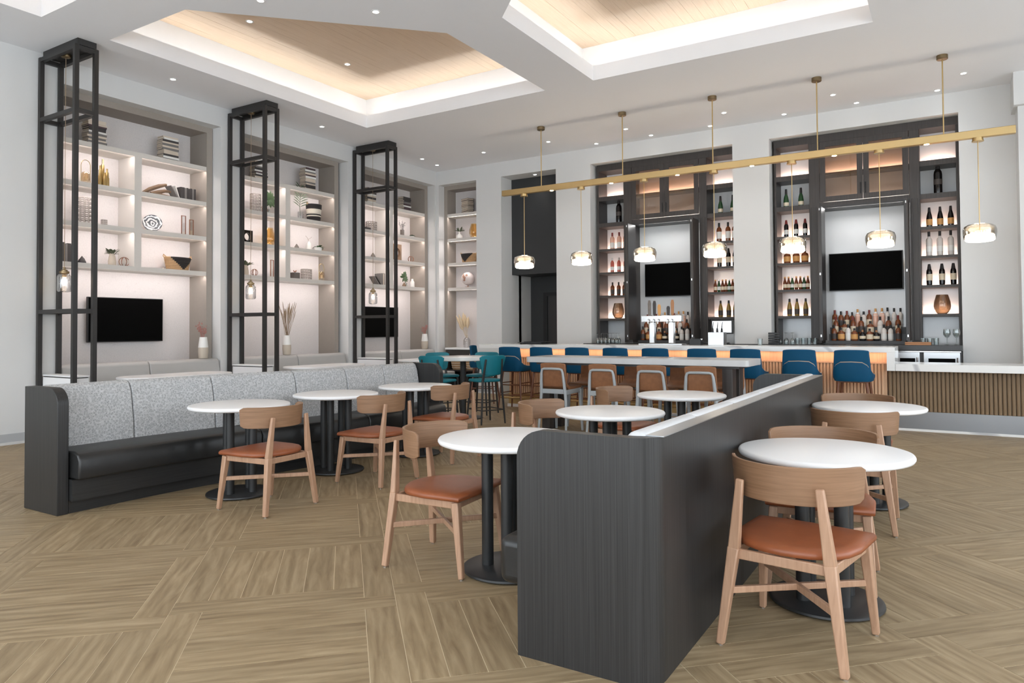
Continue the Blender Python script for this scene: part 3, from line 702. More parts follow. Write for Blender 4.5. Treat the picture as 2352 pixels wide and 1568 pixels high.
# ================================================================== wooden cafe chairs (front = +y)
def cafe_chair():
    t = thing('cafe_chair', 'chair', 'chair')
    for sx in (-1, 1):
        # rear leg leans inwards up to the outside of the back band
        MB().bar((sx*.25, -.255, .006), (sx*.195, -.225, .42), .032, .036, (0, 1, 0), .05, .04).bar((sx*.1955, -.225, .415), (sx*.162, -.236, .715), .048, .038, (0, 1, 0), .034, .02).build('rear_leg', 'beech_leg', t, bevel=.006)
        MB().bar((sx*.25, .255, .006), (sx*.222, .205, .41), .03, .03, (0, 1, 0), .046, .046).build('front_leg', 'beech_leg', t, bevel=.006)
        MB().bar((sx*.222, .2, .395), (sx*.195, -.22, .392), .022, .042).build('side_rail', 'beech_leg', t, bevel=.004)
        for yy, xx in ((-.255, .25), (.255, .25)): MB().cyl((sx*xx, yy, 0), (sx*xx, yy, .008), .011, n=10).build('glide', 'chrome', t)
    MB().bar((-.222, .205, .395), (.222, .205, .395), .022, .042).build('front_rail', 'beech_leg', t, bevel=.004)
    MB().bar((-.19, -.215, .392), (.19, -.215, .392), .022, .042).build('rear_rail', 'beech_leg', t, bevel=.004)
    MB().bar((-.235, .233, .235), (.225, -.242, .235), .02, .03).build('cross_stretcher', 'beech_leg', t, bevel=.003)
    MB().bar((.235, .233, .235), (-.225, -.242, .235), .02, .028).build('cross_stretcher', 'beech_leg', t, bevel=.003)
    # curved back band
    rings = []; Rb = .281
    for i in range(25):
        a = R(-80+160*i/24); e = min(1, min(i, 24-i)/1.6); lo = .633+(1-e)**2*.018; hi = .790-(1-e)**2*.018
        for_r = []
        tilt = .012
        for rr_, z in ((Rb, lo), (Rb, hi), (Rb-.014, hi), (Rb-.014, lo)):
            k = rr_ + (z-.71)*tilt*6; for_r.append((k*math.sin(a), .04-k*math.cos(a), z))
        rings.append(for_r)
    MB().ring(rings).build('back_band', 'beech', t, smooth=40, bevel=.003, segs=2)
    # seat pad: square front, rounded back
    out = [(-.262, .245), (-.258, .0)]+[(-.25*math.cos(R(a)), -.03-.2*math.sin(R(a))) for a in range(20, 161, 14)]+[(.258, .0), (.262, .245), (.13, .256), (0, .258), (-.13, .256)]
    rr2 = []
    for sc, z in ((.95, .417), (.99, .421), (1, .432), (.99, .444), (.95, .453), (.82, .459), (.5, .461), (.02, .462)): rr2.append([(x*sc, .012+(y-.012)*sc, z) for x, y in out])
    MB().ring(rr2).build('seat_pad', 'leather_tan', t, smooth=60)
    return t
ch = cafe_chair(); G = 'beech cafe chairs with tan leather seats'
for x, y, rz, lab in ((-4.507, 3.683, 92, 'beech chair with tan seat at the nearest banquette table'), (-4.42, 4.82, 91, 'beech chair with tan seat at the middle banquette table'), (-4.53, 5.99, 91, 'beech chair with tan seat at the farthest banquette table'),
                      (-2.545, 3.36, -85, 'beech chair left of the divider facing the half-hidden round table'), (-2.66, 4.86, -88, 'beech chair facing the second round table behind the divider, its back band showing'),
                      (-2.68, 6.33, -92, 'beech chair facing the far round table behind the divider'), (-.578, 3.296, -7.5, 'large foreground beech chair with its back to the camera right of the divider'),
                      (-.60, 4.17, 183, 'beech chair beyond the nearest right table, facing the camera'), (-.575, 5.45, 2, 'beech chair with its back to the camera at the farther right table'), (-.66, 6.50, 180, 'beech chair behind the farther right table, only its back edge showing')):
    place(ch, (x, y, 0), R(rz), lab, G)
# ================================================================== high round table with four teal stools
t = thing('high_table', 'high white round table on a black column in front of the corner bookcase', 'table', (-6.36, 8.85, 0))
MB().lathe([(.001, .885), (.43, .885), (.445, .892), (.445, .94), (.435, .947), (.001, .947)], 48).build('top', 'quartz_white', t, smooth=50)
MB().cyl((0, 0, .02), (0, 0, .885), .045, n=20).build('column', 'table_black', t)
MB().lathe([(.001, 0), (.3, 0), (.3, .012), (.28, .02), (.05, .03), (.001, .03)], 32).build('base_disc', 'table_black', t)
def teal_stool():
    t = thing('teal_stool', 'stool', 'stool')
    for sx in (-1, 1):
        MB().cyl((sx*.20, -.215, 0), (sx*.155, -.185, .62), .012, .019, 8).cyl((sx*.155, -.185, .615), (sx*.135, -.247, .93), .019, .013, 8).build('rear_leg', 'steel_black', t)
        MB().cyl((sx*.20, .20, 0), (sx*.16, .165, .60), .012, .019, 8).build('front_leg', 'steel_black', t)
        MB().cyl((sx*.188, -.205, .2), (sx*.188, .19, .2), .008, n=8).build('side_bar', 'steel_black', t)
    MB().cyl((-.188, .19, .2), (.188, .19, .2), .008, n=8).build('foot_bar', 'steel_black', t)
    MB().cyl((-.188, -.205, .2), (.188, -.205, .2), .008, n=8).build('rear_bar', 'steel_black', t)
    out = rrect(-.205, .205, -.18, .21, .09)
    MB().ring([[(x*s, y*s, z) for x, y in out] for s, z in ((.94, .60), (1, .608), (1, .625), (.95, .637), (.7, .642), (.02, .642))]).build('seat_pad', 'leather_teal', t, smooth=60)
    rings = []
    for i in range(13):
        u = -1+i/6; ring = []
        e = abs(u)**9
        for off, zs in ((0, (0, 1)), (.022, (1, 0))):
            for q in (zs if off == 0 else zs):
                z = .70+q*.285; half = (.165+.055*q); zz = z+(e*.035 if q == 0 else -e*.03)
                ring.append((u*half, -.212-(z-.7)*.12-off+.05*u*u, zz))
        rings.append(ring)
    MB().ring(rings).build('back_rest', 'leather_teal', t, smooth=60, bevel=.008, segs=2)
    return t
ts = teal_stool()
for ang, r, lab in ((-25, .66, 'teal bar stool at the right of the high round table, its back to us'), (-86, .66, 'teal bar stool at the left front of the high round table'), (97, .6, 'teal bar stool on the far side of the high round table, right one'), (156, .62, 'teal bar stool on the far side of the high round table, left one')):
    x, y = -6.36+r*math.cos(R(ang)), 8.85+r*math.sin(R(ang)); place(ts, (x, y, 0), R(ang+90), lab, 'teal leather bar stools')

# ================================================================== long community table and brown stools
t = thing('community_table', 'long pale stone counter-height table on dark slab legs', 'table', (-3.45, 8.68, 0))
MB().prism(rrect(-1.50, 1.48, -.34, .34, .06), .905, .98).build('top', 'stone_table', t, bevel=.004)
for sx in (-1, 1):
    MB().box(sx*1.22-.06, sx*1.22+.06, -.27, -.09, .0, .875).build('leg', 'espresso_wood', t, bevel=.004)
    MB().box(sx*1.22-.06, sx*1.22+.06, .06, .24, .0, .875).build('leg', 'espresso_wood', t, bevel=.004)
MB().box(-1.36, 1.36, -.27, .27, .875, .905).build('under_frame', 'charcoal_lacquer', t, smooth=0)
for k, (x, y) in enumerate(((-3.62, 8.83), (-3.2, 8.80))):
    tag(MB().box(x-.15, x+.15, y-.1, y+.1, .98, .983).build('menu_card', 'book_grey'), 'grey menu card on the long stone table, %s one' % ('left', 'right')[k], 'menu', 'menu cards')
def brown_stool():
    t = thing('brown_stool', 'stool', 'stool')
    w = .165
    for sx in (-1, 1):
        MB().tube([(sx*.205, -.235, 0), (sx*.195, -.205, .3), (sx*.18, -.195, .5), (sx*.17, -.212, .66), (sx*.158, -.226, .79), (sx*.145, -.229, .828), (sx*.115, -.231, .838), (0, -.232, .84)], [.014, .018, .021, .02, .017, .016, .016, .016], 8).build('rear_leg', 'frame_grey', t)
        MB().bar((sx*.20, .235, 0), (sx*.185, .2, .56), .026, .026, (0, 1, 0), .045, .045).build('front_leg', 'frame_grey', t, bevel=.004)
        MB().bar((sx*.185, -.195, .535), (sx*.185, .205, .545), .024, .06).build('side_rail', 'frame_grey', t, bevel=.004)
        MB().bar((sx*.197, -.215, .2), (sx*.197, .225, .2), .02, .03).build('side_bar', 'frame_grey', t, bevel=.003)
    MB().bar((-.185, -.195, .545), (.185, -.195, .545), .024, .06).build('rear_rail', 'frame_grey', t, bevel=.004)
    MB().bar((-.19, .225, .24), (.19, .225, .24), .03, .02).build('foot_bar', 'frame_grey', t, bevel=.003)
    prof = [(-.215, .91), (-.2, .918), (-.18, .905), (-.165, .78), (-.15, .66), (-.10, .615), (.05, .60), (.2, .615), (.235, .60), (.22, .575), (.05, .565), (-.12, .57), (-.175, .61), (-.195, .75)]
    m = MB(); rings = []
    for u in (-1, -.93, -.6, 0, .6, .93, 1):
        k = 1-.04*abs(u)**6; rings.append([(u*.185*(1.05 if z < .66 else 1), y, .57+(z-.57)*k) for y, z in prof])
    m.ring(rings).build('seat_shell', 'leather_brown', t, smooth=50, bevel=.01)
    return t
bs = brown_stool(); G = 'brown leather counter stools'
for k, x in enumerate((-4.40, -3.71, -3.06, -2.47)):
    place(bs, (x, 8.33, 0), R(random.uniform(-3, 3)), 'brown leather stool with grey frame, %s from the left on the near table side' % ORD[k], G)
for k, x in enumerate((-4.35, -3.68, -3.02, -2.42)):
    place(bs, (x, 9.05, 0), R(180), 'brown leather stool with grey frame, %s from the left on the far table side' % ORD[k], G)

# ================================================================== bar counter
t = thing('bar_counter', 'long bar with white quartz top and lit oak slatted front', 'bar', (0, 0, 0))
BY = 10.62
MB().box(-7.14, -.605, 10.42, 11.15, 1.02, 1.09).build('counter_top', 'quartz_white', t, bevel=.003)
MB().box(-.70, -.605, 10.421, 11.149, .784, 1.02).build('waterfall_end', 'quartz_white', t, smooth=0)
MB().box(-6.62, -.71, BY, 11.0, .05, 1.02).build('carcass', 'bar_oak', t, smooth=0)
MB().box(-6.62, -.71, BY-.03, BY, .865, .885).build('trim_rail', 'bar_oak', t, smooth=0)
MB().box(-6.65, -.71, BY-.035, BY, .0, .05).build('plinth', 'quartz_white', t, smooth=0)
MB().box(-6.64, -.71, BY-.006, BY-.001, .05, .235).build('kick_plate', 'brass', t, smooth=0)
sl = None; x = -6.60
while x < -.74:
    if sl is None: sl = MB().prism(rrect(-.0165, .0165, -.012, .012, .008, 2), .235, .865).build('slat', 'bar_oak', t)
    else:
        o = sl.copy(); COL.objects.link(o); sl2 = o
    (sl if x == -6.60 else o).location = (x, BY-.013, 0)
    x += .042
MB().tube([(-6.75, 10.62, .17), (-6.75, 10.5, .17), (-6.72, 10.46, .17), (-.8, 10.46, .17)], .019, 10).build('foot_rail', 'brass', t)
for k in range(7): MB().cyl((-6.5+k*.9, 10.46, .17), (-6.5+k*.9, 10.60, .17), .012, n=8).build('rail_bracket', 'brass', t)
for k in range(4): area('bar_led', (-5.85+k*1.48, 10.545, 1.015), 1.44, .02, 2.0, (1, .64, .45), (R(12), 0, 0))
t2 = thing('low_counter', 'lower counter with white quartz top, slatted front and steel kick at right', 'counter', (0, 0, 0))
MB().box(-.603, 2.6, 10.42, 11.1, .784, .875).build('counter_top', 'quartz_white', t2, bevel=.003)
MB().box(-.70, 2.5, BY, 11.05, .03, .783).build('carcass', 'slat_oak', t2, smooth=0)
MB().box(-.70, 2.5, BY-.028, BY, .03, .255).build('kick_plate', 'stainless_dark', t2, smooth=0)
MB().box(-.70, 2.5, BY-.035, BY, .0, .03).build('plinth', 'quartz_white', t2, smooth=0)
sl = MB().prism(rrect(-.019, .019, -.013, .013, .009, 2), .257, .782).build('slat', 'slat_oak', t2); sl.location = (-.675, BY-.014, 0); x = -.629
while x < 2.45:
    o = sl.copy(); COL.objects.link(o); o.location = (x, BY-.014, 0); x += .046

def blue_stool():
    t = thing('blue_stool', 'stool', 'stool')
    ring_h = []
    for i, (sx, sy) in enumerate(((-1, -1), (1, -1), (1, 1), (-1, 1))):
        MB().cyl((sx*.228, sy*.225, 0), (sx*.165, sy*.16, .65), .0125, .02, 10).build('leg', 'walnut', t)
    for z, k in ((.42, .19), (.25, .205)):
        MB().cyl((-k, -k, z), (k, -k, z), .009, n=8).build('stretcher', 'walnut', t); MB().cyl((-k, k, z-.03), (k, k, z-.03), .009, n=8).build('stretcher', 'walnut', t)
        MB().cyl((-k, -k, z+.03), (-k, k, z+.03), .009, n=8).build('stretcher', 'walnut', t); MB().cyl((k, -k, z+.03), (k, k, z+.03), .009, n=8).build('stretcher', 'walnut', t)
    MB().box(-.18, .18, -.18, .18, .635, .66).build('seat_board', 'walnut', t, bevel=.004)
    out = rrect(-.205, .205, -.19, .22, .07)
    MB().ring([[(x*s, y*s, z) for x, y in out] for s, z in ((.95, .662), (1, .67), (1, .715), (.95, .735), (.6, .745), (.02, .745))]).build('seat_cushion', 'leather_greige', t, smooth=60)
    # tall upper back
    rings = []
    for i in range(9):
        u = -1+i/4; ring = []
        w0, w1 = .205, .228
        c = .03*u*u
        rings.append([(u*w1, -.19+c, .72), (u*w0, -.235+c, 1.065-.012*u**4), (u*w0, -.268+c, 1.06-.012*u**4), (u*w1, -.232+c, .72)])
    MB().ring(rings).build('back_rest', 'leather_blue', t, smooth=50, bevel=.014, segs=3)
    # lower wrap-round shell, falling towards the front
    rings = []; top = []
    P = [(-.232, .15), (-.238, .05), (-.24, -.05), (-.236, -.14), (-.222, -.2), (-.185, -.242), (-.13, -.26), (0, -.266), (.13, -.26), (.185, -.242), (.222, -.2), (.236, -.14), (.24, -.05), (.238, .05), (.232, .15)]
    H = [.732, .738, .745, .765, .805, .862, .897, .903, .897, .862, .805, .765, .745, .738, .732]
    for (x, y), h in zip(P, H):
        l = math.hypot(x, y) or 1; ix, iy = x*(1-.022/l), y*(1-.022/l); bx, by = x*.93, y*.93
        rings.append([(bx, by, .655), (x, y, .70), (x, y, h), (ix, iy, h), (ix*.98, iy*.98, .665)]); top.append(((x+ix)/2, (y+iy)/2, h+.002))
    MB().ring(rings).build('seat_shell', 'leather_blue', t, smooth=50)
    MB().tube(top, .0095, 6).build('piping', 'piping_tan', t)
    return t
bl = blue_stool(); G = 'blue leather bar stools'
for k, x in enumerate((-6.29, -5.68, -5.03, -4.37, -3.73, -3.04, -2.42, -1.72, -1.075)):
    place(bl, (x, 10.30, 0), R(random.uniform(-2, 2)), 'blue leather bar stool %s from the left along the bar' % ORD[k], G)
place(bl, (-7.36, 10.93, 0), R(-70), 'blue leather bar stool standing at the left end of the bar', G)

# ---- things on the bar
t = thing('menu_folders', 'loose pile of black menu folders on the left of the bar', 'menus', (-6.25, 10.85, 1.09))
for k, (dx, dy, a) in enumerate(((0, 0, 5), (.03, .02, -8), (-.05, .0, 12), (.08, -.03, -3))):
    o = MB().box(-.22+dx, .22+dx, -.12, .12, .012*k, .012*k+.010).build('folder', 'plastic_black', t); o.rotation_euler = (0, 0, R(a)); 
t = thing('tap_tower', 'chrome T-shaped beer tap tower on the bar', 'beer tap', (-3.93, 10.95, 1.09))
MB().box(-.36, .36, -.12, .12, 0, .022).build('drip_tray', 'stainless', t, bevel=.004)
for sx in (-1, 1): MB().box(sx*.16-.045, sx*.16+.045, -.05, .05, .022, .37).build('column', 'chrome', t, bevel=.012, segs=3)
MB().box(-.335, .335, -.055, .055, .37, .47).build('manifold', 'chrome', t, bevel=.006)
for k, (x, h, mname) in enumerate(((-.2, .25, 'stone_grey'), (-.115, .24, 'book_dark'), (-.035, .18, 'label_amber'), (.115, .15, 'book_dark'), (.185, .25, 'tray_wood'))):
    hd = MB().prism([(-.012, .47), (.012, .47), (.022, .5), (.026, .47+h*.8), (.015, .47+h), (-.015, .47+h), (-.026, .47+h*.8), (-.022, .5)], -.012, .012, 'y').build('tap_handle', mname, t, bevel=.004); hd.location = (x, -.03, 0)
    MB().cyl((x, -.05, .41), (x, -.10, .40), .012, n=8).cyl((x, -.10, .405), (x, -.10, .34), .009, n=8).build('spout', 'chrome', t)
t = thing('bottle_caddy', 'stainless ice box with pourer spouts on the bar', 'box', (-3.06, 11.0, 1.09))
MB().box(-.12, .12, -.09, .09, 0, .2).build('box', 'stainless', t, bevel=.004)
for x in (-.07, 0, .07): MB().cyl((x, 0, .2), (x, 0, .26), .018, .012, 10).cyl((x, 0, .26), (x+.012, 0, .36), .007, .004, 8).build('pourer', 'plastic_black', t)
t = thing('desk_phone', 'black desk telephone with a lit screen behind the bar', 'telephone', (-3.4, 11.05, 1.09))
MB().prism([(-.09, 0), (.09, 0), (.09, .03), (-.09, .1)], -.09, .09, 'x').build('body', 'plastic_black', t, bevel=.004)
MB().bar((-.075, .0, .07), (-.075, -.0, .071), .03).bar((-.07, .08, .11), (-.07, -.08, .05), .04, .03).build('handset', 'plastic_black', t, bevel=.006)
MB().add([(-.02, -.02, .062), (.075, -.02, .062), (.075, .07, .095), (-.02, .07, .095)], [(0, 1, 2, 3)]).build('display', 'screen_white', t, smooth=0)
t = thing('water_glass', 'small clear tumbler standing on the bar between two blue stools', 'glass', (-2.42, 11.0, 1.09))
MB().lathe([(.001, 0), (.03, 0), (.037, .1), (.034, .1), (.028, .008), (.001, .008)], 18, cap=False).build('body', 'glass_pale', t)
tag(MB().box(-2.95, -2.6, 10.85, 11.02, 1.09, 1.093).build('paper_sheet', 'label_white'), 'sheet of paper lying on the bar beside the ice box', 'paper')
# ================================================================== back bar joinery
def bar_unit(dx, side):
    """side: 'left' or 'right' unit; local x measured in the left unit's coordinates plus dx"""
    t = thing('bar_unit', 'dark wood back bar with glazed cabinet and shelf towers, %s one of two' % side, 'cabinet', (dx, 0, 0))
    YF, YK = 12.70, 13.10
    xs = dict(l0=-5.86, l1=-5.825, c0=-5.30, s1=-5.135, s2=-3.83, c1=-3.69, r1=-3.205, r0=-3.17)
    m = MB()
    m.box(xs['l0'], xs['l1'], YF, YK, 1.0, 4.55); m.box(xs['r1'], xs['r0'], YF, YK, 1.0, 4.55)
    m.box(xs['l0'], xs['r0'], YF-.01, YK, 4.44, ZH-.004)
    m.build('carcass', 'espresso_wood', t, smooth=0)
    for a, b in ((xs['c0'], xs['s1']), (xs['s2'], xs['c1'])):
        MB().box(a, b, YF-.015, YK, 1.09, 4.44).build('stile', 'espresso_wood', t, bevel=.004, segs=1)
        MB().box(a+.03, b-.03, YF-.022, YF-.014, 1.14, 3.36).build('stile_panel', 'espresso_wood', t, bevel=.003, segs=1)
    MB().box(xs['l0'], xs['r0'], YK, YK+.02, .9, 4.5).build('back_panel', 'glass_panel', t, smooth=0)
    for a, b in ((xs['l1'], xs['c0']), (xs['c1'], xs['r1'])):
        for z, th in ((1.55, .04), (2.0, .04), (2.455, .04), (2.91, .045), (3.42, .08), (3.94, .085)):
            MB().box(a, b, YF+.005, YK, z-th, z).build('shelf', 'espresso_wood', t, smooth=0)
        # peach light strips hidden under the shelves
        for z in (1.55, 2.0, 2.455, 2.91, 3.94):
            area('bar_shelf_led', (dx+(a+b)/2, YK-.045, z+.006), b-a-.04, .02, 2.0, (1, .68, .54), (R(180), 0, 0))
    # glazed upper cabinet
    MB().box(xs['s1'], xs['s2'], YF+.0, YK, 3.37, 3.43).build('cabinet_floor', 'espresso_wood', t, smooth=0)
    MB().box(xs['s1'], xs['s2'], YF+.06, YK, 3.90, 3.93).build('cabinet_shelf', 'espresso_wood', t, smooth=0)
    mid = (xs['s1']+xs['s2'])/2
    area('bar_shelf_led', (dx+mid, YK-.045, 3.936), 1.2, .02, 4.5, (1, .64, .48), (R(180), 0, 0)); area('bar_shelf_led', (dx+mid, YK-.045, 3.436), 1.2, .02, 2.2, (1, .84, .74), (R(180), 0, 0))
    for a, b, hx in ((xs['s1']+.006, mid-.003, mid-.035), (mid+.003, xs['s2']-.006, mid+.035)):
        m = MB(); fw = .085; z0, z1 = 3.436, 4.436
        m.box(a, a+fw, YF-.018, YF, z0, z1); m.box(b-fw, b, YF-.018, YF, z0, z1); m.box(a+fw, b-fw, YF-.018, YF, z0, z0+fw); m.box(a+fw, b-fw, YF-.018, YF, z1-fw, z1)
        d = m.build('cabinet_door', 'espresso_wood', t, smooth=0)
        MB().box(a+fw, b-fw, YF-.011, YF-.006, z0+fw, z1-fw).build('pane', 'glass_door', d, smooth=0)
        MB().cyl((hx, YF-.035, 3.52), (hx, YF-.035, 3.70), .007, n=8).cyl((hx, YF-.035, 3.54), (hx, YF-.018, 3.54), .006, n=6).cyl((hx, YF-.035, 3.68), (hx, YF-.018, 3.68), .006, n=6).build('handle', 'plastic_black', d)
    # open centre bay with doors folded back against both stiles
    MB().box(xs['s1'], xs['s2'], YF, YK, 3.33, 3.37).build('bay_header', 'charcoal_lacquer', t, smooth=0)
    for sx, x in ((1, xs['s1']), (-1, xs['s2'])):
        MB().bar((x+sx*.02, YF-.02, 2.23), (x+sx*.028, YF-.36, 2.23), .03, 2.18).build('folding_door', 'espresso_wood', t, bevel=.003, segs=1)
        MB().bar((x+sx*.062, YF-.02, 2.23), (x+sx*.052, YF-.36, 2.23), .03, 2.18).build('folding_door', 'charcoal_lacquer', t, bevel=.003, segs=1)
        for z in (1.2, 2.2, 3.25): MB().box(x+sx*.04-.008, x+sx*.04+.008, YF-.37, YF-.362, z, z+.035).build('hinge', 'chrome', t, smooth=0)
    # stepped bottle risers
    MB().box(xs['s1']+.09, xs['s2']-.09, YF+.02, YK-.002, 1.08, 1.13).build('bottle_step', 'charcoal_lacquer', t, smooth=0)
    MB().box(xs['s1']+.09, xs['s2']-.09, YF+.15, YK-.002, 1.13, 1.24).build('bottle_step', 'charcoal_lacquer', t, smooth=0)
    MB().box(xs['s1']+.09, xs['s2']-.09, YF+.27, YK-.002, 1.24, 1.35).build('bottle_step', 'charcoal_lacquer', t, smooth=0)
    area('bar_bay_led', (dx+mid, YF+.03, 3.325), 1.1, .02, 4.5, (1, .98, .96), (R(-14), 0, 0))
    tv = thing('bar_television', 'switched-off black flat television in the %s back bar bay' % side, 'television', (dx+mid-.02, 13.06, 2.28), 0, 'bar televisions')
    w = .50 if side == 'left' else .55
    MB().box(-w, w, -.06, -.022, -.315, .315).build('housing', 'plastic_black', tv, bevel=.004)
    MB().box(-w+.012, w-.012, -.063, -.0595, -.303, .303).build('screen', 'screen_black', tv, smooth=0)
    MB().box(-.15, .15, -.022, .038, -.12, .12).build('bracket', 'plastic_black', tv, smooth=0)
bar_unit(0, 'left'); bar_unit(3.337, 'right')
t = thing('back_counter', 'black stone back counter with stainless fridge doors behind the bar', 'counter', (0, 0, 0))
MB().box(-5.91, .165, 12.12, 12.69, 1.0, 1.08).build('counter_top', 'stone_black', t, bevel=.003)
MB().box(-5.9, -.72, 12.2, 12.68, .08, 1.0).build('carcass', 'charcoal_lacquer', t, smooth=0)
MB().box(-.71, .155, 12.2, 12.68, .08, .99).build('fridge_body', 'charcoal_lacquer', t, smooth=0)
for a, b, n in ((-.70, -.38, 0), (-.33, .13, 1)):
    d = MB().box(a, b, 12.165, 12.2, .12, .975).build('fridge_door', 'stainless', t, bevel=.004)
    MB().box(a+.06, b-.06, 12.16, 12.166, .3, .885).build('fridge_window', 'screen_black', d, smooth=0)
    MB().cyl((b-.03, 12.14, .3), (b-.03, 12.14, .9), .012, n=8).build('handle', 'chrome', d)
MB().box(-.70, .14, 12.155, 12.2, .977, .992).build('fridge_trim', 'chrome', t, smooth=0)

# ================================================================== linear pendant over the bar
PY = 10.71
t = thing('linear_pendant', 'long brass beam with seven hanging glass pendants over the bar', 'pendant lamp', (0, PY, 0))
MB().box(-6.80, .745, -.04, .04, 3.745, 3.845).build('beam', 'brass', t, bevel=.006)
for x in (-6.003, -4.482, -3.012, -1.535, -.017):
    MB().cyl((x, 0, 3.845), (x, 0, 4.84), .0085, n=10).build('suspension_rod', 'brass', t)
    MB().lathe([(.001, 4.825), (.062, 4.825), (.066, 4.83), (.066, ZC), (.001, ZC)], 24, (x, 0, 0)).build('ceiling_canopy', 'brass_dull', t)
for x in (-5.80, -4.686, -3.568, -2.438, -1.322, -.211):
    MB().lathe([(.001, 3.741), (.03, 3.741), (.03, 3.745), (.001, 3.745)], 16, (x, 0, 0)).build('beam_spot', 'lamp_warm', t)
for k in range(7):
    x = -6.355+k*1.1175
    MB().lathe([(.001, 3.70), (.066, 3.70), (.066, 3.712), (.06, 3.714), (.06, 3.744), (.001, 3.744)], 24, (x, 0, 0)).build('pendant_canopy', 'brass', t)
    MB().cyl((x, 0, 2.545), (x, 0, 3.70), .0055, n=8).build('pendant_rod', 'brass', t)
    MB().lathe([(.001, 2.535), (.032, 2.535), (.032, 2.543), (.012, 2.548), (.001, 2.55)], 20, (x, 0, 0)).build('lamp_holder', 'brass', t)
    MB().lathe([(.001, 2.425), (.10, 2.425), (.145, 2.432), (.163, 2.448), (.166, 2.475), (.158, 2.512), (.145, 2.522), (.08, 2.534), (.001, 2.535)], 32, (x, 0, 0)).build('diffuser', 'lamp_disc', t, smooth=60)
    prof = [(.02, 2.655), (.08, 2.652), (.13, 2.642), (.168, 2.62), (.184, 2.58), (.186, 2.54), (.178, 2.49), (.172, 2.455)]
    MB().lathe(prof+[(r-.003, z) for r, z in prof[::-1]], 32, (x, 0, 0), cap=False).build('glass_bowl', 'glass_smoked', t, smooth=60)
    l = bpy.data.lights.new('pendant_glow', 'POINT'); l.energy = 10; l.color = (1, .97, .92); l.shadow_soft_size = .14
    o = bpy.data.objects.new('pendant_glow', l); COL.objects.link(o); o.location = (x, PY, 2.60)

# wall televisions in the left niches
for y, zc, lab in ((5.83, 1.53, 'switched-off black television under the near bookcase shelves'), (11.26, 1.525, 'switched-off black television under the far bookcase shelves')):
    tv = thing('wall_television', lab, 'television', (-10.30, y, zc), 0, 'wall televisions')
    MB().box(.03, .075, -.555, .555, -.32, .32).build('housing', 'plastic_black', tv, bevel=.004)
    MB().box(.0745, .078, -.543, .543, -.308, .308).build('screen', 'screen_black', tv, smooth=0)
    MB().box(-.029, .03, -.15, .15, -.12, .12).build('bracket', 'plastic_black', tv, smooth=0)
# ================================================================== bottles and glassware
def bottle(kind, prof, glass, label_z=None, label_m=None, cap=None, capm='cap_dark', n=14):
    """prof: outer (r, z) profile; the body is the thing, cap and label its parts"""
    o = MB().lathe([(.001, 0)]+prof+[(.001, prof[-1][1])], n).build(kind, glass, smooth=50)
    def rad(z):
        for (r0, z0), (r1, z1) in zip(prof, prof[1:]):
            if z0 <= z <= z1: return r0+(r1-r0)*(z-z0)/max(1e-6, z1-z0)
        return prof[-1][0]
    if label_z:
        a, b = label_z; MB().lathe([(rad(a)+.0008, a), (rad(b)+.0008, b), (rad(b)-.002, b), (rad(a)-.002, a)], n).build('label', label_m, o)
    if cap:
        h = prof[-1][1]; MB().lathe([(rad(h-cap)+.0012, h-cap), (prof[-1][0]+.0015, h+.004), (.001, h+.004), (.001, h-cap)], 10).build('cap', capm, o)
    o['category'] = 'bottle'
    return o
WINE = [(.036, .004), (.038, .02), (.038, .19), (.034, .215), (.018, .245), (.0145, .27), (.0145, .30)]
BURG = [(.038, .004), (.041, .02), (.041, .13), (.034, .18), (.02, .235), (.0145, .26), (.0145, .295)]
CHAMP = [(.04, .004), (.044, .02), (.044, .12), (.036, .175), (.02, .235), (.0155, .27), (.0165, .32)]
SPIRIT = [(.037, .004), (.04, .015), (.04, .165), (.032, .19), (.0155, .205), (.0145, .26)]
SQUAT = [(.048, .004), (.052, .015), (.052, .12), (.044, .145), (.018, .16), (.016, .205)]
BEER = [(.028, .003), (.031, .012), (.031, .12), (.024, .15), (.0135, .185), (.0135, .225)]
SLIM = [(.033, .004), (.036, .015), (.036, .21), (.03, .232), (.0145, .245), (.0145, .32)]
MAG = [(x*1.5, z*1.55) for x, z in WINE]
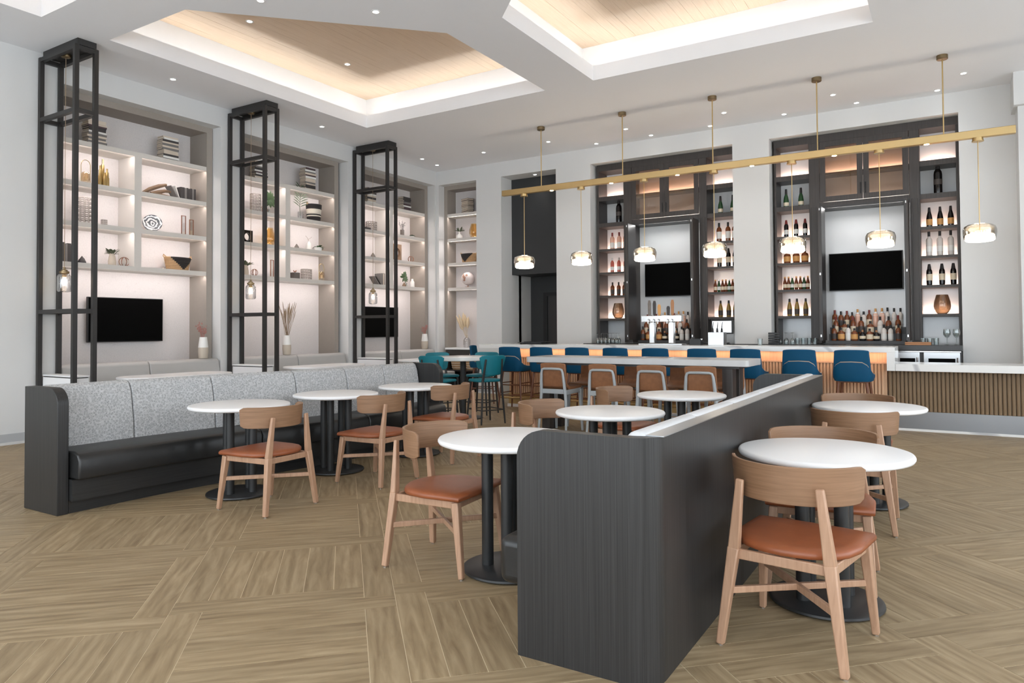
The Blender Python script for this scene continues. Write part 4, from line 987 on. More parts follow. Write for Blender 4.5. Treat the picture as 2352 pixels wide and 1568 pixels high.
B = dict(
    magnum=bottle('magnum_bottle', MAG, 'wine_glass_dark', (.14, .22), 'label_dark', .09),
    blush=bottle('spirit_bottle', [(r, z*1.12) for r, z in SPIRIT], 'blush_glass', (.03, .12), 'label_white', .06, 'cap_red'),
    rose=bottle('rose_bottle', WINE, 'rose_glass', (.05, .12), 'label_white', .05, 'cap_silver'),
    whisky=bottle('whisky_bottle', SPIRIT, 'whisky_glass', (.03, .12), 'label_dark', .055),
    champ=bottle('champagne_bottle', CHAMP, 'green_glass', (.03, .09), 'label_cream', .09),
    liqueur=bottle('liqueur_bottle', [(r, z*1.15) for r, z in SPIRIT], 'whisky_glass', (.05, .16), 'label_white', .06),
    wine=bottle('wine_bottle', WINE, 'wine_glass_dark', (.05, .13), 'label_white', .07, 'cap_red'),
    wine2=bottle('wine_bottle', WINE, 'wine_glass_dark', (.07, .16), 'label_cream', .07),
    pinot=bottle('pinot_bottle', BURG, 'wine_glass_dark', (.03, .12), 'label_amber', .06),
    beer=bottle('beer_bottle', BEER, 'beer_glass', (.04, .1), 'label_cream', .02, 'label_amber'),
    beerg=bottle('beer_bottle', BEER, 'green_glass', (.04, .1), 'label_white', .02, 'cap_silver'),
    white=bottle('white_wine_bottle', BURG, 'white_wine_glass', (.03, .12), 'label_dark', .05),
    gin=bottle('bourbon_bottle', SQUAT, 'whisky_glass', (.03, .11), 'label_amber', .03),
    vodka=bottle('vodka_bottle', SLIM, 'pale_glass', (.06, .13), 'label_white', .06),
    rum=bottle('rum_bottle', SQUAT, 'whisky_glass', (.03, .11), 'label_cream', .035),
    clearb=bottle('clear_spirit_bottle', SPIRIT, 'pale_glass', (.03, .12), 'label_white', .05),
    tequila=bottle('tequila_bottle', [(r*.9, z*.85) for r, z in SQUAT], 'wine_glass_dark', (.035, .08), 'label_cream', .03, 'tray_wood'),
    amberb=bottle('bourbon_bottle', [(r, z*1.08) for r, z in SPIRIT], 'whisky_glass', (.03, .13), 'label_cream', .05, 'cap_red'),
    orange=bottle('cordial_bottle', [(r, z*1.2) for r, z in SPIRIT], 'blush_glass', (.2, .26), 'label_white', .05, 'label_amber'))
for k_, v_ in B.items(): v_['group'] = 'bottles of the back bar'
USEDB = set()
def put(k, x, y, z, label, sc=1):
    p = B[k]; o = p if k not in USEDB else copy_tree(p); USEDB.add(k)
    o.location = (x, y, z+.0005); o.rotation_euler = (0, 0, random.uniform(0, 6)); o.scale = (sc,)*3; o['label'] = label
YS = 12.86
def row(k, xs, z, desc, where, sc=1, ks=None):
    n = len(xs)
    for i, x in enumerate(xs):
        pos = {1: [''], 2: ['left one of two ', 'right one of two '], 3: ['left one of three ', 'middle one of three ', 'right one of three ']}.get(n, [ORD[q]+' from left of ' for q in range(n)])[i]
        put(ks[i] if ks else k, x, YS, z, (pos+desc+' '+where), sc)
TLL, TLR, TRL, TRR = 'in left tower, left unit', 'in right tower, left unit', 'in left tower, right unit', 'in right tower, right unit'
def sh(n): return ('on %s shelf ' % n)
row('magnum', (-5.47,), 3.42, 'large black wine bottle standing alone', TLL, 1.0)
row('blush', (-5.615, -5.47, -5.34), 2.91, 'pale pink spirit bottles', TLL, 1.12)
row('rose', (-5.62, -5.48, -5.345), 2.455, 'rose wine bottles', TLL, .95)
row('whisky', (-5.62, -5.49, -5.37), 2.0, 'amber whisky bottles', TLL, 1.0)
row('champ', (-3.49, -3.27), 3.42, 'green champagne bottles', TLR, 1.0)
row('liqueur', (-3.52, -3.36, -3.245), 2.91, 'red-brown liqueur bottles', TLR, 1.15)
row('wine2', (-3.52, -3.36, -3.245), 2.455, 'dark wine bottles with cream labels', TLR, 1.1)
row('beer', (-3.6, -3.535, -3.47, -3.41, -3.35, -3.29, -3.235), 2.0, 'small beer bottles', TLR, 1.0, ['beer', 'beerg', 'beer', 'beer', 'beerg', 'beer', 'beer'])
row('white', (-3.51, -3.365, -3.25), 1.55, 'golden wine bottles', TLR, 1.0)
row('champ', (-2.36, -2.12), 3.42, 'green champagne bottles', TRL, 1.0)
row('wine', (-2.365, -2.205, -2.06), 2.91, 'dark wine bottles with white labels', TRL, .98)
row('gin', (-2.355, -2.21, -2.07), 2.455, 'squat amber bourbon bottles', TRL, 1.1)
row('beer', (-2.40, -2.34, -2.28, -2.215, -2.15, -2.09, -2.03), 2.0, 'small beer bottles', TRL, 1.0, ['beer', 'beer', 'beerg', 'beer', 'beer', 'beerg', 'beer'])
row('white', (-2.33, -2.21, -2.07), 1.55, 'golden wine bottles', TRL, 1.0)
row('magnum', (-.11,), 3.42, 'large black wine bottle standing alone', TRR, 1.05)
row('pinot', (-.235, -.09, .05), 2.91, 'dark wine bottles with orange labels', TRR, 1.05)
row('vodka', (-.245, -.10, .045), 2.455, 'frosted vodka bottles', TRR, 1.2)
row('wine2', (-.25, -.08, .07), 2.0, 'dark wine bottles with cream labels', TRR, 1.1)
# liquor on the stepped risers of the two bays
def liquor(x0, x1, side):
    rng = random.Random(3 if side == 'left' else 5)
    tiers = [(1.13, 12.79, ['whisky', 'gin', 'clearb', 'gin', 'tequila', 'rum', 'tequila', 'clearb', 'clearb', 'whisky'], 1.0, 'front'),
             (1.24, 12.905, ['amberb', 'rum', 'amberb', 'whisky', 'rum', 'clearb', 'whisky', 'amberb'], 1.05, 'middle'),
             (1.35, 13.03, ['amberb', 'whisky', 'amberb', 'whisky', 'orange', 'clearb', 'amberb', 'orange', 'orange', 'vodka', 'vodka', 'vodka'], 1.0, 'back')]
    for z, y, ks, sc, tn in tiers:
        n = len(ks)
        for i, k in enumerate(ks):
            x = x0+(x1-x0)*(i+.5)/n+rng.uniform(-.008, .008)
            put(k, x, y, z, '%s liquor bottle from left in the %s row, %s bar bay' % (ORD[i], tn, side), sc*rng.uniform(.95, 1.03))
liquor(-5.02, -3.95, 'left'); liquor(-1.68, -.63, 'right')

# tinted glass vases
def vase(name, prof, m, loc, label, cat='vase', group=None, th=.006):
    h = prof[-1][1]; inner = [(max(.002, r-th), z) for r, z in prof[::-1]]; inner[-1] = (inner[-1][0], inner[-1][1]+th)
    t = thing(name, label, cat, loc, 0, group)
    MB().lathe([(.001, 0)]+prof+inner+[(.001, th)], 24, cap=False).build('body', m, t, smooth=50)
    return t
SM = [(.06, .0), (.085, .02), (.112, .07), (.12, .12), (.112, .19), (.085, .29), (.08, .3)]
vase('smoked_vase', SM, 'smoke_clear', (-5.505, 12.87, 1.551), 'smoked brown glass vase on the lowest shelf, left bar tower')
vase('smoked_vase', SM, 'smoke_clear', (-.085, 12.87, 1.541+.01), 'smoked brown glass vase on the lowest shelf, right bar tower')
# glasses on the back counter
def wine_glass(inv=False):
    t = thing('wine_glass', 'glass', 'glass')
    pr_ = [(.001, 0), (.034, 0), (.03, .004), (.004, .008), (.004, .085), (.02, .095), (.036, .12), (.039, .15), (.033, .19), (.031, .19), (.036, .15), (.033, .122), (.001, .098)]
    if inv: pr_ = [(r, .19-z) for r, z in pr_]
    MB().lathe(pr_, 16, cap=False).build('bowl', 'glass_pale', t, smooth=60); return t
wg = wine_glass(); wi = wine_glass(True)
def tumbler():
    t = thing('tumbler', 'glass', 'glass'); MB().lathe([(.001, 0), (.032, 0), (.04, .1), (.037, .1), (.03, .008), (.001, .008)], 16, cap=False).build('body', 'glass_pale', t); return t
tb = tumbler(); n = 0
for r_ in range(2):
    for i in range(6):
        place(wi, (-5.70+i*.078, 12.32+r_*.1, 1.08), 0, 'upturned wine glass, %s from left, %s row at the left counter end' % (ORD[i], ('front', 'back')[r_]), 'upturned glasses at the left counter end')
for i in range(3): place(wi, (-2.40+i*.1, 12.35, 1.08), 0, 'upturned wine glass below the right unit left tower, %s from left' % ORD[i], 'upturned glasses in the middle of the counter')
for i in range(4): place(tb, (-2.2+i*.09+.05, 12.5, 1.08), 0, 'tumbler beside the stacked rubber mats, %s from the left' % ORD[i], 'tumblers on the counter')
for i in range(3): place(tb, (-.34+i*.085, 12.42, 1.08), 0, 'tumbler beside the wooden trays at the right counter end, %s from left' % ORD[i], 'tumblers on the counter')
for i in range(2): place(wg, (-.03+i*.12, 12.36, 1.08), 0, 'upright wine glass at the right counter end, %s one' % ('left', 'right')[i], 'upright wine glasses', 1.25)
t = thing('bar_mats', 'stack of black cube-shaped trays on the counter below right unit left tower', 'trays', (-2.47, 12.3, 1.08))
for k in range(5): MB().box(-.09, .09, -.07, .07, .04*k+.001, .04*k+.034).build('tray', 'plastic_black', t, bevel=.004)
t = thing('wood_tray', 'small stack of wooden trays at the right end of the counter', 'tray', (-.40, 12.25, 1.08))
for k in range(2): MB().box(-.17, .17, -.1, .1, .022*k+.001, .022*k+.021).build('tray', 'tray_wood', t, bevel=.003)
t = thing('pos_terminal', 'point-of-sale screen with a pale display behind the bar', 'monitor', (-3.36, 12.4, 1.08))
MB().box(-.1, .1, -.08, .08, 0, .02).build('foot', 'plastic_black', t); MB().box(-.02, .02, .0, .03, .02, .2).build('stand', 'plastic_black', t)
MB().box(-.19, .19, -.035, -.005, .17, .42).build('housing', 'plastic_black', t, bevel=.006); MB().box(-.165, .165, -.038, -.034, .195, .395).build('screen', 'screen_white', t, smooth=0)
# ================================================================== decor on the shelves
XD = -10.10; T5, T4, T3, T2 = 3.94, 3.385, 2.84, 2.29
BM = ['book_dark', 'book_grey', 'book_cream', 'book_plum', 'book_cream', 'book_dark', 'label_white']
def book_stack(n, h, where, loc, rz=0):
    z = 0.0; rng = random.Random(n+int(loc[1]*10))
    for k in range(n):
        th = h/n*rng.uniform(.8, 1.2); w = .25*rng.uniform(.9, 1.06); d = .17*rng.uniform(.9, 1.08); a = rng.uniform(-4, 4)
        t = thing('book', '%s book from the bottom, stack %s' % (ORD[k], where), 'book', (loc[0], loc[1], loc[2]+z+.0005), rz+R(a), 'stacked books '+where)
        m = MB(); m.box(-d/2, d/2, -w/2, w/2, 0, .004); m.box(-d/2, d/2, -w/2, w/2, th-.004-.001, th-.001); m.box(d/2-.004, d/2, -w/2, w/2, .004, th-.005); m.build('cover', rng.choice(BM), t, smooth=0)
        MB().box(-d/2+.004, d/2-.005, -w/2+.006, w/2-.006, .004, th-.005).build('pages', 'page', t, smooth=0)
        z += th
def book_row(xs, where, z, y0, dark, lean=0):
    y = y0
    for k, (th, h) in enumerate(xs):
        t = thing('book', 'upright book, %s from the left %s' % (ORD[k], where), 'book', (XD-.02, y+th/2, z), 0, 'upright books '+where)
        m = MB(); d = .15; m.box(-d/2, d/2, -th/2+.0005, -th/2+.004, 0, h); m.box(-d/2, d/2, th/2-.004, th/2-.0005, 0, h); m.box(d/2-.004, d/2, -th/2+.004, th/2-.004, 0, h); m.build('cover', dark[k % len(dark)], t, smooth=0)
        MB().box(-d/2+.004, d/2-.005, -th/2+.004, th/2-.004, .004, h-.006).build('pages', 'page', t, smooth=0)
        y += th+.001
def lattice(label, loc, r, h, rows, cols, m='lattice_stone', cat='lantern'):
    t = thing('lattice_holder', label, cat, loc)
    for i in range(rows+1):
        z = .006+(h-.012)*i/rows; MB().tube([(r*math.cos(R(a*20)), r*math.sin(R(a*20)), z) for a in range(18)], .0085, 6, True).build('hoop', m, t)
    for j in range(cols):
        a = 2*math.pi*j/cols; MB().cyl((r*math.cos(a), r*math.sin(a), .004), (r*math.cos(a), r*math.sin(a), h-.004), .0085, n=6).build('rib', m, t)
def lantern(label, loc, h=.34):
    t = thing('loop_lantern', label, 'lantern', loc)
    w = .062
    pts = [(0, -w*.75, .006), (0, -w, .05), (0, -w, h-.08)]+[(0, -w*math.cos(R(a)), h-.08+.075*math.sin(R(a))) for a in range(15, 180, 15)]+[(0, w, h-.08), (0, w, .05), (0, w*.75, .006)]
    MB().tube(pts, .004, 6).build('loop_handle', 'gold', t)
    MB().lathe([(.001, .04), (.04, .04), (.056, .06), (.056, .15), (.04, .175), (.037, .172), (.052, .148), (.052, .062), (.001, .046)], 18, cap=False).build('glass_cup', 'honey_clear', t); MB().cyl((0, 0, .046), (0, 0, .11), .022, n=12).build('candle', 'cream', t)
def foliage(parent, m, n, base_z, spread, ln, w, seed, droop=.03):
    rng = random.Random(seed)
    for k in range(n):
        a = rng.uniform(0, 2*math.pi); el = rng.uniform(.25, 1.1); r0 = rng.uniform(0, spread*.35)
        c = Vector((r0*math.cos(a), r0*math.sin(a), base_z)); L_ = ln*rng.uniform(.7, 1.1)
        e = c+Vector((math.cos(a)*math.cos(el), math.sin(a)*math.cos(el), math.sin(el)))*L_
        MB().leaf(c, e, w*rng.uniform(.8, 1.1), droop=droop).build('leaf', m, parent)
VS = [(.042, 0), (.05, .01), (.052, .06), (.042, .13), (.032, .17), (.033, .178)]
def two_tone_vase(label, loc, h, r=.07, stems=None):
    s = h/.33
    t = thing('two_tone_vase', label, 'vase', loc)
    a = [(r*.75, 0), (r*.88, .01*s), (r, .1*s), (r*.97, .17*s)]; b = [(r*.97, .17*s), (r*.85, .25*s), (r*.72, .325*s), (r*.72, .33*s), (r*.64, .33*s), (r*.6, .28*s), (.002, .27*s)]
    MB().lathe([(.001, 0)]+a, 20, cap=False).build('lower_body', 'ceramic_sand', t, smooth=50); MB().lathe(b, 20, cap=False).build('upper_body', 'ceramic_white', t, smooth=50)
    return t, .3*s
def dry_stems(t, z0, ln, n, m, seed, tips, lean=(0, 0), spread=.35, tip_r=.012):
    rng = random.Random(seed)
    for k in range(n):
        a = rng.uniform(0, 2*math.pi); q = rng.uniform(.1, spread); L_ = ln*rng.uniform(.75, 1.1)
        d = Vector((math.cos(a)*q+lean[0], math.sin(a)*q+lean[1], 1)).normalized()
        b0 = Vector((rng.uniform(-.02, .02), rng.uniform(-.02, .02), z0-.05)); e = b0+d*L_; mid = b0+d*L_*.5+Vector((0, 0, .01))
        st = MB().tube([b0, mid, e], [.003, .0025, .0018], 5).build('stem', m, t)
        if tips == 'dots':
            mb = MB()
            for q_ in range(5): p = b0+d*L_*rng.uniform(.6, 1.02)+Vector((rng.uniform(-.03, .03), rng.uniform(-.03, .03), rng.uniform(-.02, .02))); mb.sphere(p, tip_r*rng.uniform(.6, 1.1), 6)
            mb.build('blossom', m, st)
        elif tips == 'plume':
            pts = [b0+d*L_*f+Vector((0, 0, -.05*(f-.5)**2)) for f in (.5, .6, .72, .85, .95, 1.08)]; MB().tube(pts, [.008, .03, .038, .032, .02, .003], 8).build('plume', 'pampas', st)
        elif tips == 'spike':
            MB().tube([b0+d*L_*.6, b0+d*L_*.85, e], [.003, .007, .002], 5).build('ear', m, st)
def basket(label, loc, w, d, h, bands, handles=True, tri=False, front=0):
    """oval woven basket built from coils"""
    t = thing('woven_basket', label, 'basket', loc)
    n = max(6, int(h/.022))
    for i in range(n):
        z = .011+(h-.02)*i/(n-1); k = .82+.18*(i/(n-1)); m = bands(i/(n-1))
        MB().tube([(d/2*k*math.cos(R(a*15)), w/2*k*math.sin(R(a*15)), z) for a in range(24)], h/n*.62, 6, True).build('coil', m, t)
        if tri and i:
            ha = 62*(i/(n-1)); q = k*1.02; MB().tube([(d/2*q*math.cos(R(a)), w/2*q*math.sin(R(a)), z) for a in [front-ha+2*ha*s_/10 for s_ in range(11)]], h/n*.63, 6).build('dyed_coil', 'wicker_black', t)
    MB().lathe([(.001, .004), (1, .004), (1, .012), (.001, .012)], 20).build('bottom', 'wicker', t).scale = (d/2*.8, w/2*.8, 1)
    if handles:
        for s in (-1, 1): MB().tube([(0, s*w/2*.97, h-.02), (0, s*(w/2+.035), h+.01), (0, s*(w/2+.03), h+.035), (0, s*w/2*.9, h)], .008, 6).build('handle', 'wicker', t)
    return t
def wire_frame(label, loc, w, h):
    t = thing('slim_ornament', label, 'ornament', loc); b = .005
    m = MB(); m.box(-.006, .006, -w/2, -w/2+.008, 0, h); m.box(-.006, .006, w/2-.008, w/2, 0, h); m.box(-.006, .006, -w/2+.008, w/2-.008, h-.008, h); m.box(-.03, .03, -w/2, w/2, 0, .006); m.build('frame', 'copper_wire', t, smooth=0)
    MB().box(-.002, .002, -w/2+.008, w/2-.008, .006, h-.008).build('pane', 'glass_clear', t, smooth=0)
def wire_knot(label, loc, r):
    t = thing('wire_ball', label, 'ornament', loc)
    for k in range(3):
        a = R(60*k); MB().tube([(r*math.cos(R(q*20))*math.cos(a), r*math.cos(R(q*20))*math.sin(a), r+.006+r*math.sin(R(q*20))) for q in range(18)], .0045, 6, True).build('ring', 'copper_wire', t)
def holed_block(label, loc, w, h, m, r):
    t = thing('holed_sculpture', label, 'sculpture', loc)
    rings = []
    n = 24; o = []; i_ = []
    for k in range(n):
        a = 2*math.pi*k/n; c, s = math.cos(a), math.sin(a); q = 1/max(abs(c), abs(s)); o.append((c*q*w/2, h/2+s*q*h/2)); i_.append((c*r, h/2+s*r))
    X = .03
    MB().ring([[(-X, y, z) for y, z in o], [(X, y, z) for y, z in o], [(X, y, z) for y, z in i_], [(-X, y, z) for y, z in i_]], closed_path=True, caps=False).build('block', m, t, smooth=30)
def stone(label, loc, sx, sy, sz, m='stone_grey', seed=1):
    rng = random.Random(seed); o = MB(); n = 10; rings = []
    for i in range(7):
        f = i/6; k = math.sin(math.pi*(.5+.5*f))*.98+.02 if i else .9
        rings.append([(sx*k*math.cos(2*math.pi*j/n)*rng.uniform(.88, 1.06), sy*k*math.sin(2*math.pi*j/n)*rng.uniform(.88, 1.06), sz*f) for j in range(n)])
    ob = o.ring(rings).build('stone_ornament', m, smooth=60); ob.location = loc; tag(ob, label, 'ornament')

# --- near bookcase
book_stack(13, .36, 'at the left atop the near bookcase', (XD+.02, 5.27, T5)); book_stack(12, .36, 'at the right atop the near bookcase', (XD+.02, 6.36, T5))
lantern('gold loop lantern with glass cup on the near bookcase', (XD, 5.17, T4), .35)
t = thing('gold_sculpture', 'tall gold bottle-cluster sculpture on the near bookcase', 'sculpture', (XD, 5.40, T4))
for x, y, r, h in ((0, 0, .03, .40), (.03, .045, .03, .27), (.02, -.045, .026, .3), (.05, .0, .024, .2)): MB().lathe([(r, 0), (r, h*.5), (r*.8, h*.55), (r*.75, h*.78), (r*.4, h*.84), (r*.4, h), (.001, h)], 14, (x, y, 0)).build('bottle_form', 'gold', t)
t = thing('driftwood', 'piece of driftwood lying on the near bookcase', 'driftwood', (XD, 6.18, T4))
MB().tube([(.0, -.2, .02), (.02, -.1, .09), (.01, .05, .16), (0, .17, .2)], [.022, .03, .03, .02], 8).build('branch', 'driftwood', t); MB().tube([(.04, -.1, .025), (.03, .02, .06), (.02, .14, .1), (.02, .23, .1)], [.025, .03, .025, .015], 8).build('branch', 'driftwood', t); MB().tube([(.03, -.14, .022), (.05, .05, .024), (.05, .2, .022)], [.016, .024, .015], 8).build('branch', 'driftwood', t)
t = thing('book', 'grey book lying open and leaning on the upright row, near bookcase', 'book', (XD, 6.44, T4)); MB().bar((0, .075, .0), (0, -.06, .19), .15, .012, (0, 1, 0)).build('cover', 'book_grey', t); MB().bar((.0, .09, .002), (0, .02, .2), .14, .01, (0, 1, 0)).build('cover', 'label_white', t); MB().box(-.07, .07, -.3, -.07, 0, .02).build('flat_volume', 'book_grey', t)
book_row([(.035, .2), (.03, .2), (.035, .195), (.028, .2), (.03, .19), (.03, .2), (.03, .195), (.03, .2)], 'on the near bookcase third row', T4, 6.555, ['book_dark', 'book_dark', 'book_grey', 'book_dark'])
lattice('large pierced stone lantern on the near bookcase', (XD, 5.16, T3), .1, .36, 6, 12); lattice('tiny pierced stone cup on the near bookcase', (XD+.03, 5.41, T3), .035, .09, 3, 9)
def plate(label, loc, r):
    t = thing('patterned_plate', label, 'plate', loc)
    m = MB().lathe([(.001, 0), (r*.6, .004), (r, .03), (r-.004, .034), (r*.6, .01), (.001, .006)], 28); o = m.build('dish', 'plate_print', t, smooth=50); o.rotation_euler = (0, R(72), R(-28)); o.location = (-.03, 0, r*.97)
    MB().bar((-.03, 0, .0), (-.08, 0, .12), .05, .008).build('stand', 'tray_wood', t)
plate('round plate with dark wavy pattern leaning on the near bookcase', (XD, 6.15, T3), .135)
wire_frame('taller slim wire frame on the near bookcase', (XD+.03, 6.62, T3), .075, .31); wire_frame('shorter slim wire frame on the near bookcase', (XD+.05, 6.74, T3), .07, .26)
book_row([(.045, .27), (.03, .25), (.045, .26), (.03, .24), (.03, .25), (.025, .23)], 'on the lowest shelf of the near bookcase', T2, 4.84, ['book_dark', 'book_grey', 'book_dark', 'book_dark'])
stone('rounded dark bookend beside the lowest near books', (XD, 5.13, T2), .05, .06, .11, 'book_dark', 4)
t = vase('succulent_vase', VS, 'ceramic_sand', (XD, 5.54, T2), 'small sand vase holding grey-green leaves on the near bookcase', 'vase'); foliage(t, 'leaf_dusty', 16, .165, .1, .13, .045, 2)
wire_knot('small round wooden ring ornament beside the succulent vase', (XD+.02, 5.70, T2), .065)
basket('two-tone woven basket with a black triangle on the near bookcase', (XD+.0, 6.54, T2), .40, .22, .2, lambda f: 'wicker', tri=True, front=12)
stone('tiny pale shell beside the two-tone basket', (XD+.08, 6.26, T2), .022, .03, .025, 'ceramic_sand', 8)
t, z = two_tone_vase('white and sand vase with pink dried flowers under the near bookcase', (-9.80, 6.78, .936), .33, .075); dry_stems(t, z, .28, 14, 'pink_dry', 3, 'dots', (0, -.12), .3, .011)
# --- middle bookcase
book_stack(12, .35, 'at the left atop the middle bookcase', (XD+.02, 8.02, T5)); book_stack(13, .42, 'at the right atop the middle bookcase', (XD+.02, 9.12, T5))
lattice('pierced stone lantern on the middle bookcase beside a leaf', (XD, 7.98, T4), .085, .32, 6, 11)
def monstera(label, loc, stem_h, r, lean):
    t = thing('monstera_leaf', label, 'plant', loc)
    MB().lathe([(.001, 0), (.03, 0), (.035, .03), (.03, .09), (.014, .11), (.012, .11), (.027, .088), (.001, .01)], 14, cap=False).build('bottle', 'glass_pale', t)
    c = Vector((.0, lean, stem_h)); MB().tube([(0, 0, .02), (0, lean*.4, stem_h*.6), c], .003, 5).build('stem', 'leaf', t)
    for k in range(11):
        a = R(-60+300*k/10-90+30); e = c+Vector((.03*math.sin(k), math.cos(a)*r, math.sin(a)*r)); MB().leaf(c, e, r*.42, (1, 0, 0)).build('lobe', 'leaf', t)
monstera('dark green monstera leaf in a small bottle on the middle bookcase', (XD, 8.24, T4), .27, .15, .04)
wire_knot('small copper wire ball on the second row of the middle bookcase', (XD+.05, 8.12, T4), .06)
t = vase('glass_vase', [(.05, 0), (.055, .01), (.055, .14), (.052, .15)], 'glass_clear', (XD, 8.97, T4), 'clear glass vase holding one palm frond on the middle bookcase', 'plant')
spine = [(0, 0, .02), (0, -.02, .25), (.02, -.02, .45), (.03, .0, .66)]; MB().tube(spine, [.005, .005, .004, .002], 6).build('stem', 'leaf', t)
for k in range(9):
    f = .34+.60*k/9; p = Vector((.02*f, -.02, .02+.64*f))
    for s in (-1, 1): MB().leaf(p, p+Vector((.03, s*.2*(1.1-.5*f), .1+.06*f)), .017, (1, 0, 0), droop=.05).build('leaflet', 'leaf', t)
basket('tall black and cream striped basket on the middle bookcase', (XD+.02, 9.27, T4), .28, .26, .32, lambda f: 'wicker_black' if f > .72 or f < .25 or .38 < f < .46 else 'cream')
holed_block('black square sculpture with a round hole on the middle bookcase', (XD, 7.80, T3), .2, .22, 'wine_glass_dark', .065)
AV = [(.06, 0), (.09, .02), (.115, .1), (.11, .18), (.075, .3), (.075, .31)]
vase('amber_vase', AV, 'amber_clear', (XD+.02, 8.24, T3), 'amber glass vase on the middle bookcase')
stone('small grey agate half stone on the middle bookcase', (XD, 8.88, T3), .04, .06, .1, 'stone_grey', 6)
t = vase('twig_vase', [(.045, 0), (.05, .01), (.048, .13), (.02, .16), (.02, .17)], 'ceramic_white', (XD, 9.17, T3), 'small white vase with a bare twig on the middle bookcase'); MB().tube([(0, 0, .1), (0, -.02, .22), (0, -.08, .27)], .003, 5).tube([(0, -.02, .2), (0, .07, .26)], .002, 5).build('twig', 'driftwood', t)
def bushy(label, loc, r, h, seed, m='leaf', potm='ceramic_white'):
    t = thing('potted_plant', label, 'plant', loc); MB().lathe([(.001, 0), (r*.6, 0), (r*.75, h*.5), (r*.68, h*.5), (.001, h*.4)], 16, cap=False).build('pot', potm, t); foliage(t, m, 26, h*.45, r, r*1.15, r*.42, seed, droop=r*.5)
bushy('small trailing green plant on the middle bookcase', (XD+.03, 9.37, T3), .1, .15, 11)
t = vase('succulent_vase', VS, 'ceramic_sand', (XD, 7.78, T2), 'small round vase with sparse leaves on the middle bookcase'); foliage(t, 'leaf_dusty', 14, .165, .1, .17, .05, 9)
wire_knot('little bronze loop ornament on the lowest middle shelf', (XD+.05, 7.92, T2), .055)
wire_frame('slim copper wire frame on the lowest middle shelf', (XD, 8.33, T2), .07, .31)
t = thing('slate_box', 'dark ribbed box with a rose gold knot on top, middle bookcase', 'box', (XD, 8.84, T2)); MB().box(-.06, .06, -.065, .065, 0, .12).build('box', 'stone_grey', t, bevel=.004); MB().tube([(.02*math.cos(R(a*20)), .025*math.sin(R(a*20)), .145+.012*math.sin(R(a*40))) for a in range(18)], .008, 6, True).build('knot', 'copper_wire', t)
for z in (.02, .045, .07, .095): MB().box(-.062, .0625, -.067, .067, z, z+.01).build('band', 'book_dark', t, smooth=0)
lattice('squat pierced stone cup on the lowest middle shelf', (XD, 9.11, T2), .095, .2, 4, 13); lantern('gold loop lantern on the lowest middle shelf', (XD+.03, 9.45, T2), .33)
t, z = two_tone_vase('white and sand vase with tall dry grass under the middle bookcase', (-9.80, 8.40, .936), .34, .075); dry_stems(t, z, .62, 26, 'straw', 5, 'spike', (0, 0), .3)
# --- far bookcase
book_stack(8, .31, 'at the left atop the far bookcase', (XD+.02, 10.75, T5)); book_stack(8, .31, 'at the right atop the far bookcase', (XD+.02, 11.86, T5))
lattice('pierced stone bowl on the far bookcase', (XD, 10.84, T4), .11, .2, 4, 14); 
for k in range(2): t = thing('book', 'flat dark book beside the pierced bowl, %s one' % ('lower', 'upper')[k], 'book', (XD+.05, 10.6, T4+.026*k+.0005), R(4*k)); MB().box(-.07, .07, -.1, .1, 0, .025).build('cover', 'book_dark', t, bevel=.002)
t = vase('sprig_vase', [(.04, 0), (.045, .01), (.045, .14), (.04, .15)], 'stone_grey', (XD, 11.81, T4), 'grey vase with thin dark sprigs on the far bookcase'); dry_stems(t, .14, .26, 9, 'book_dark', 7, 'dots', (0, 0), .35, .006)
bushy('round mossy green succulent on the far bookcase', (XD, 12.14, T4), .075, .09, 21)
stone('small grey agate stone on the far bookcase', (XD, 10.89, T3), .045, .075, .12, 'stone_grey', 12)
holed_block('brown marbled plaque with a round opening on the far bookcase', (XD-.05, 11.66, T3), .3, .37, 'driftwood', .105); wire_knot('copper wire ball on the far bookcase', (XD+.03, 12.06, T3), .065)
lattice('tall narrow pierced stone lantern on the lowest far shelf', (XD, 10.55, T2), .06, .31, 6, 8)
for k in range(2): t = thing('book', 'grey magazine leaning to the right on the lowest far shelf, %s one' % ('left', 'right')[k], 'book', (XD+.02, 10.92+.05*k, T2)); MB().bar((0, .06, .003), (0, -.09, .17), .15, .014, (0, 1, 0)).build('cover', ('book_grey', 'book_dark')[k], t)
book_row([(.06, .24), (.035, .25), (.03, .24), (.03, .25)], 'on the lowest far shelf', T2, 11.04, ['book_grey', 'book_grey', 'book_cream'])
monstera('variegated monstera leaf in a bottle on the lowest far shelf', (XD, 11.94, T2), .22, .13, -.06); stone('brown agate slice on the lowest far shelf', (XD+.06, 11.80, T2), .04, .06, .1, 'driftwood', 15)
t = vase('milk_vase', [(.045, 0), (.05, .01), (.048, .12), (.025, .16), (.024, .19)], 'ceramic_white', (XD+.02, 12.12, T2), 'small white bottle vase on the lowest far shelf')
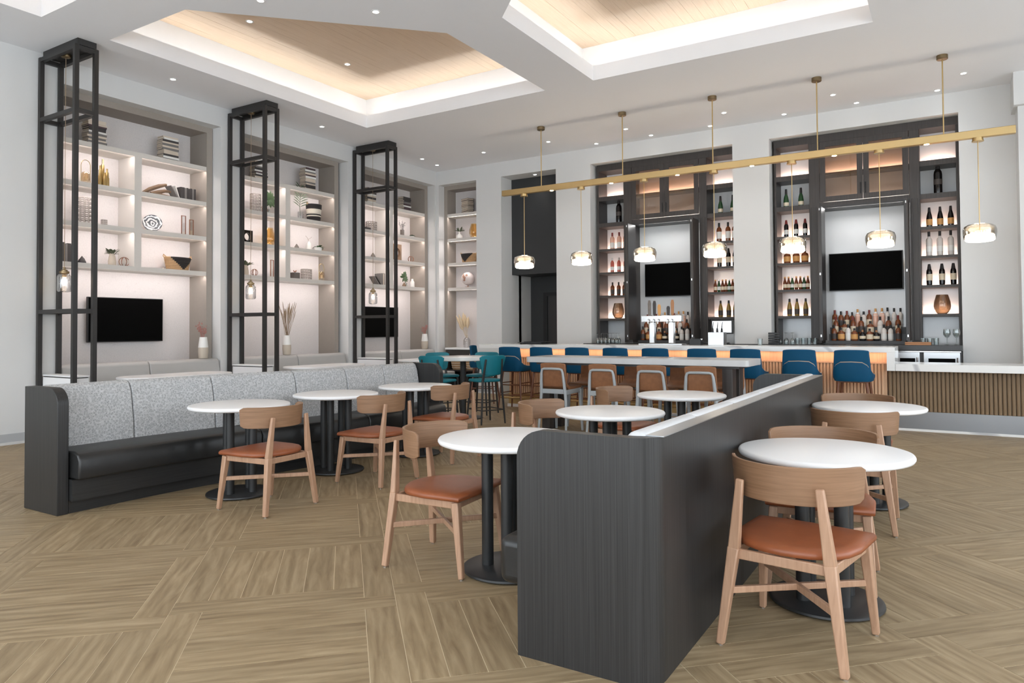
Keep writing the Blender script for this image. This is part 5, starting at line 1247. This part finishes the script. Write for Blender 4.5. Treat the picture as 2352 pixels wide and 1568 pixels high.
t, z = two_tone_vase('white and sand vase with pink dried flowers under the far bookcase', (-9.80, 12.20, .936), .33, .075); dry_stems(t, z, .27, 14, 'pink_dry', 13, 'dots', (0, 0), .32, .011)
# --- corner bookcase (faces -y)
XD0 = XD
book_stack(8, .32, 'atop the corner bookcase', (-9.10, 12.86, T5), R(70))
t = vase('succulent_vase', [(.05, 0), (.075, .02), (.07, .08), (.02, .12), (.018, .17)], 'ceramic_white', (-9.33, 12.86, T4), 'round white vase with a leafy sprig on the corner bookcase'); foliage(t, 'leaf_dusty', 14, .17, .08, .15, .045, 31)
vase('amber_vase', AV, 'amber_clear', (-8.92, 12.86, T4), 'amber glass vase on the corner bookcase')
b = basket('two-tone woven basket on the corner bookcase', (-9.06, 12.86, T3), .40, .2, .2, lambda f: 'wicker', tri=True, front=-18); b.rotation_euler = (0, 0, R(-90))
t = thing('desk_globe', 'pale desk globe on a stand on the corner bookcase', 'globe', (-9.10, 12.86, T2))
MB().lathe([(.001, 0), (.07, 0), (.07, .012), (.01, .018), (.008, .05), (.001, .05)], 18).build('stand', 'copper_wire', t); MB().sphere((0, 0, .195), .145, 24).build('ball', 'globe_sea', t, smooth=60)
rng = random.Random(4)
for th, ph, s in ((-100, 20, .05), (-85, 5, .045), (-90, -15, .035), (-110, 35, .03), (-70, 30, .035)):
    n_ = Vector((math.cos(R(th))*math.cos(R(ph)), math.sin(R(th))*math.cos(R(ph)), math.sin(R(ph)))); u = n_.orthogonal().normalized(); v = n_.cross(u); o = []
    pts = [n_*.1465+(u*math.cos(k*.7)+v*math.sin(k*.7))*s*rng.uniform(.6, 1.1) for k in range(9)]; pts = [p.normalized()*.1468+Vector((0, 0, .195)) for p in pts]; c = n_*.147+Vector((0, 0, .195))
    MB().add([c]+pts, [(0, 1+k, 1+(k+1) % 9) for k in range(9)]).build('land', 'globe_land', t, smooth=0)
t = vase('bottle_vase', [(.07, 0), (.08, .01), (.08, .16), (.05, .21), (.02, .23), (.02, .27)], 'glass_clear', (-9.12, 12.84, .956), 'clear glass bottle vase with cream pampas plumes on the sideboard'); dry_stems(t, .26, .5, 9, 'pampas', 17, 'plume', (-.25, -.05), .3)
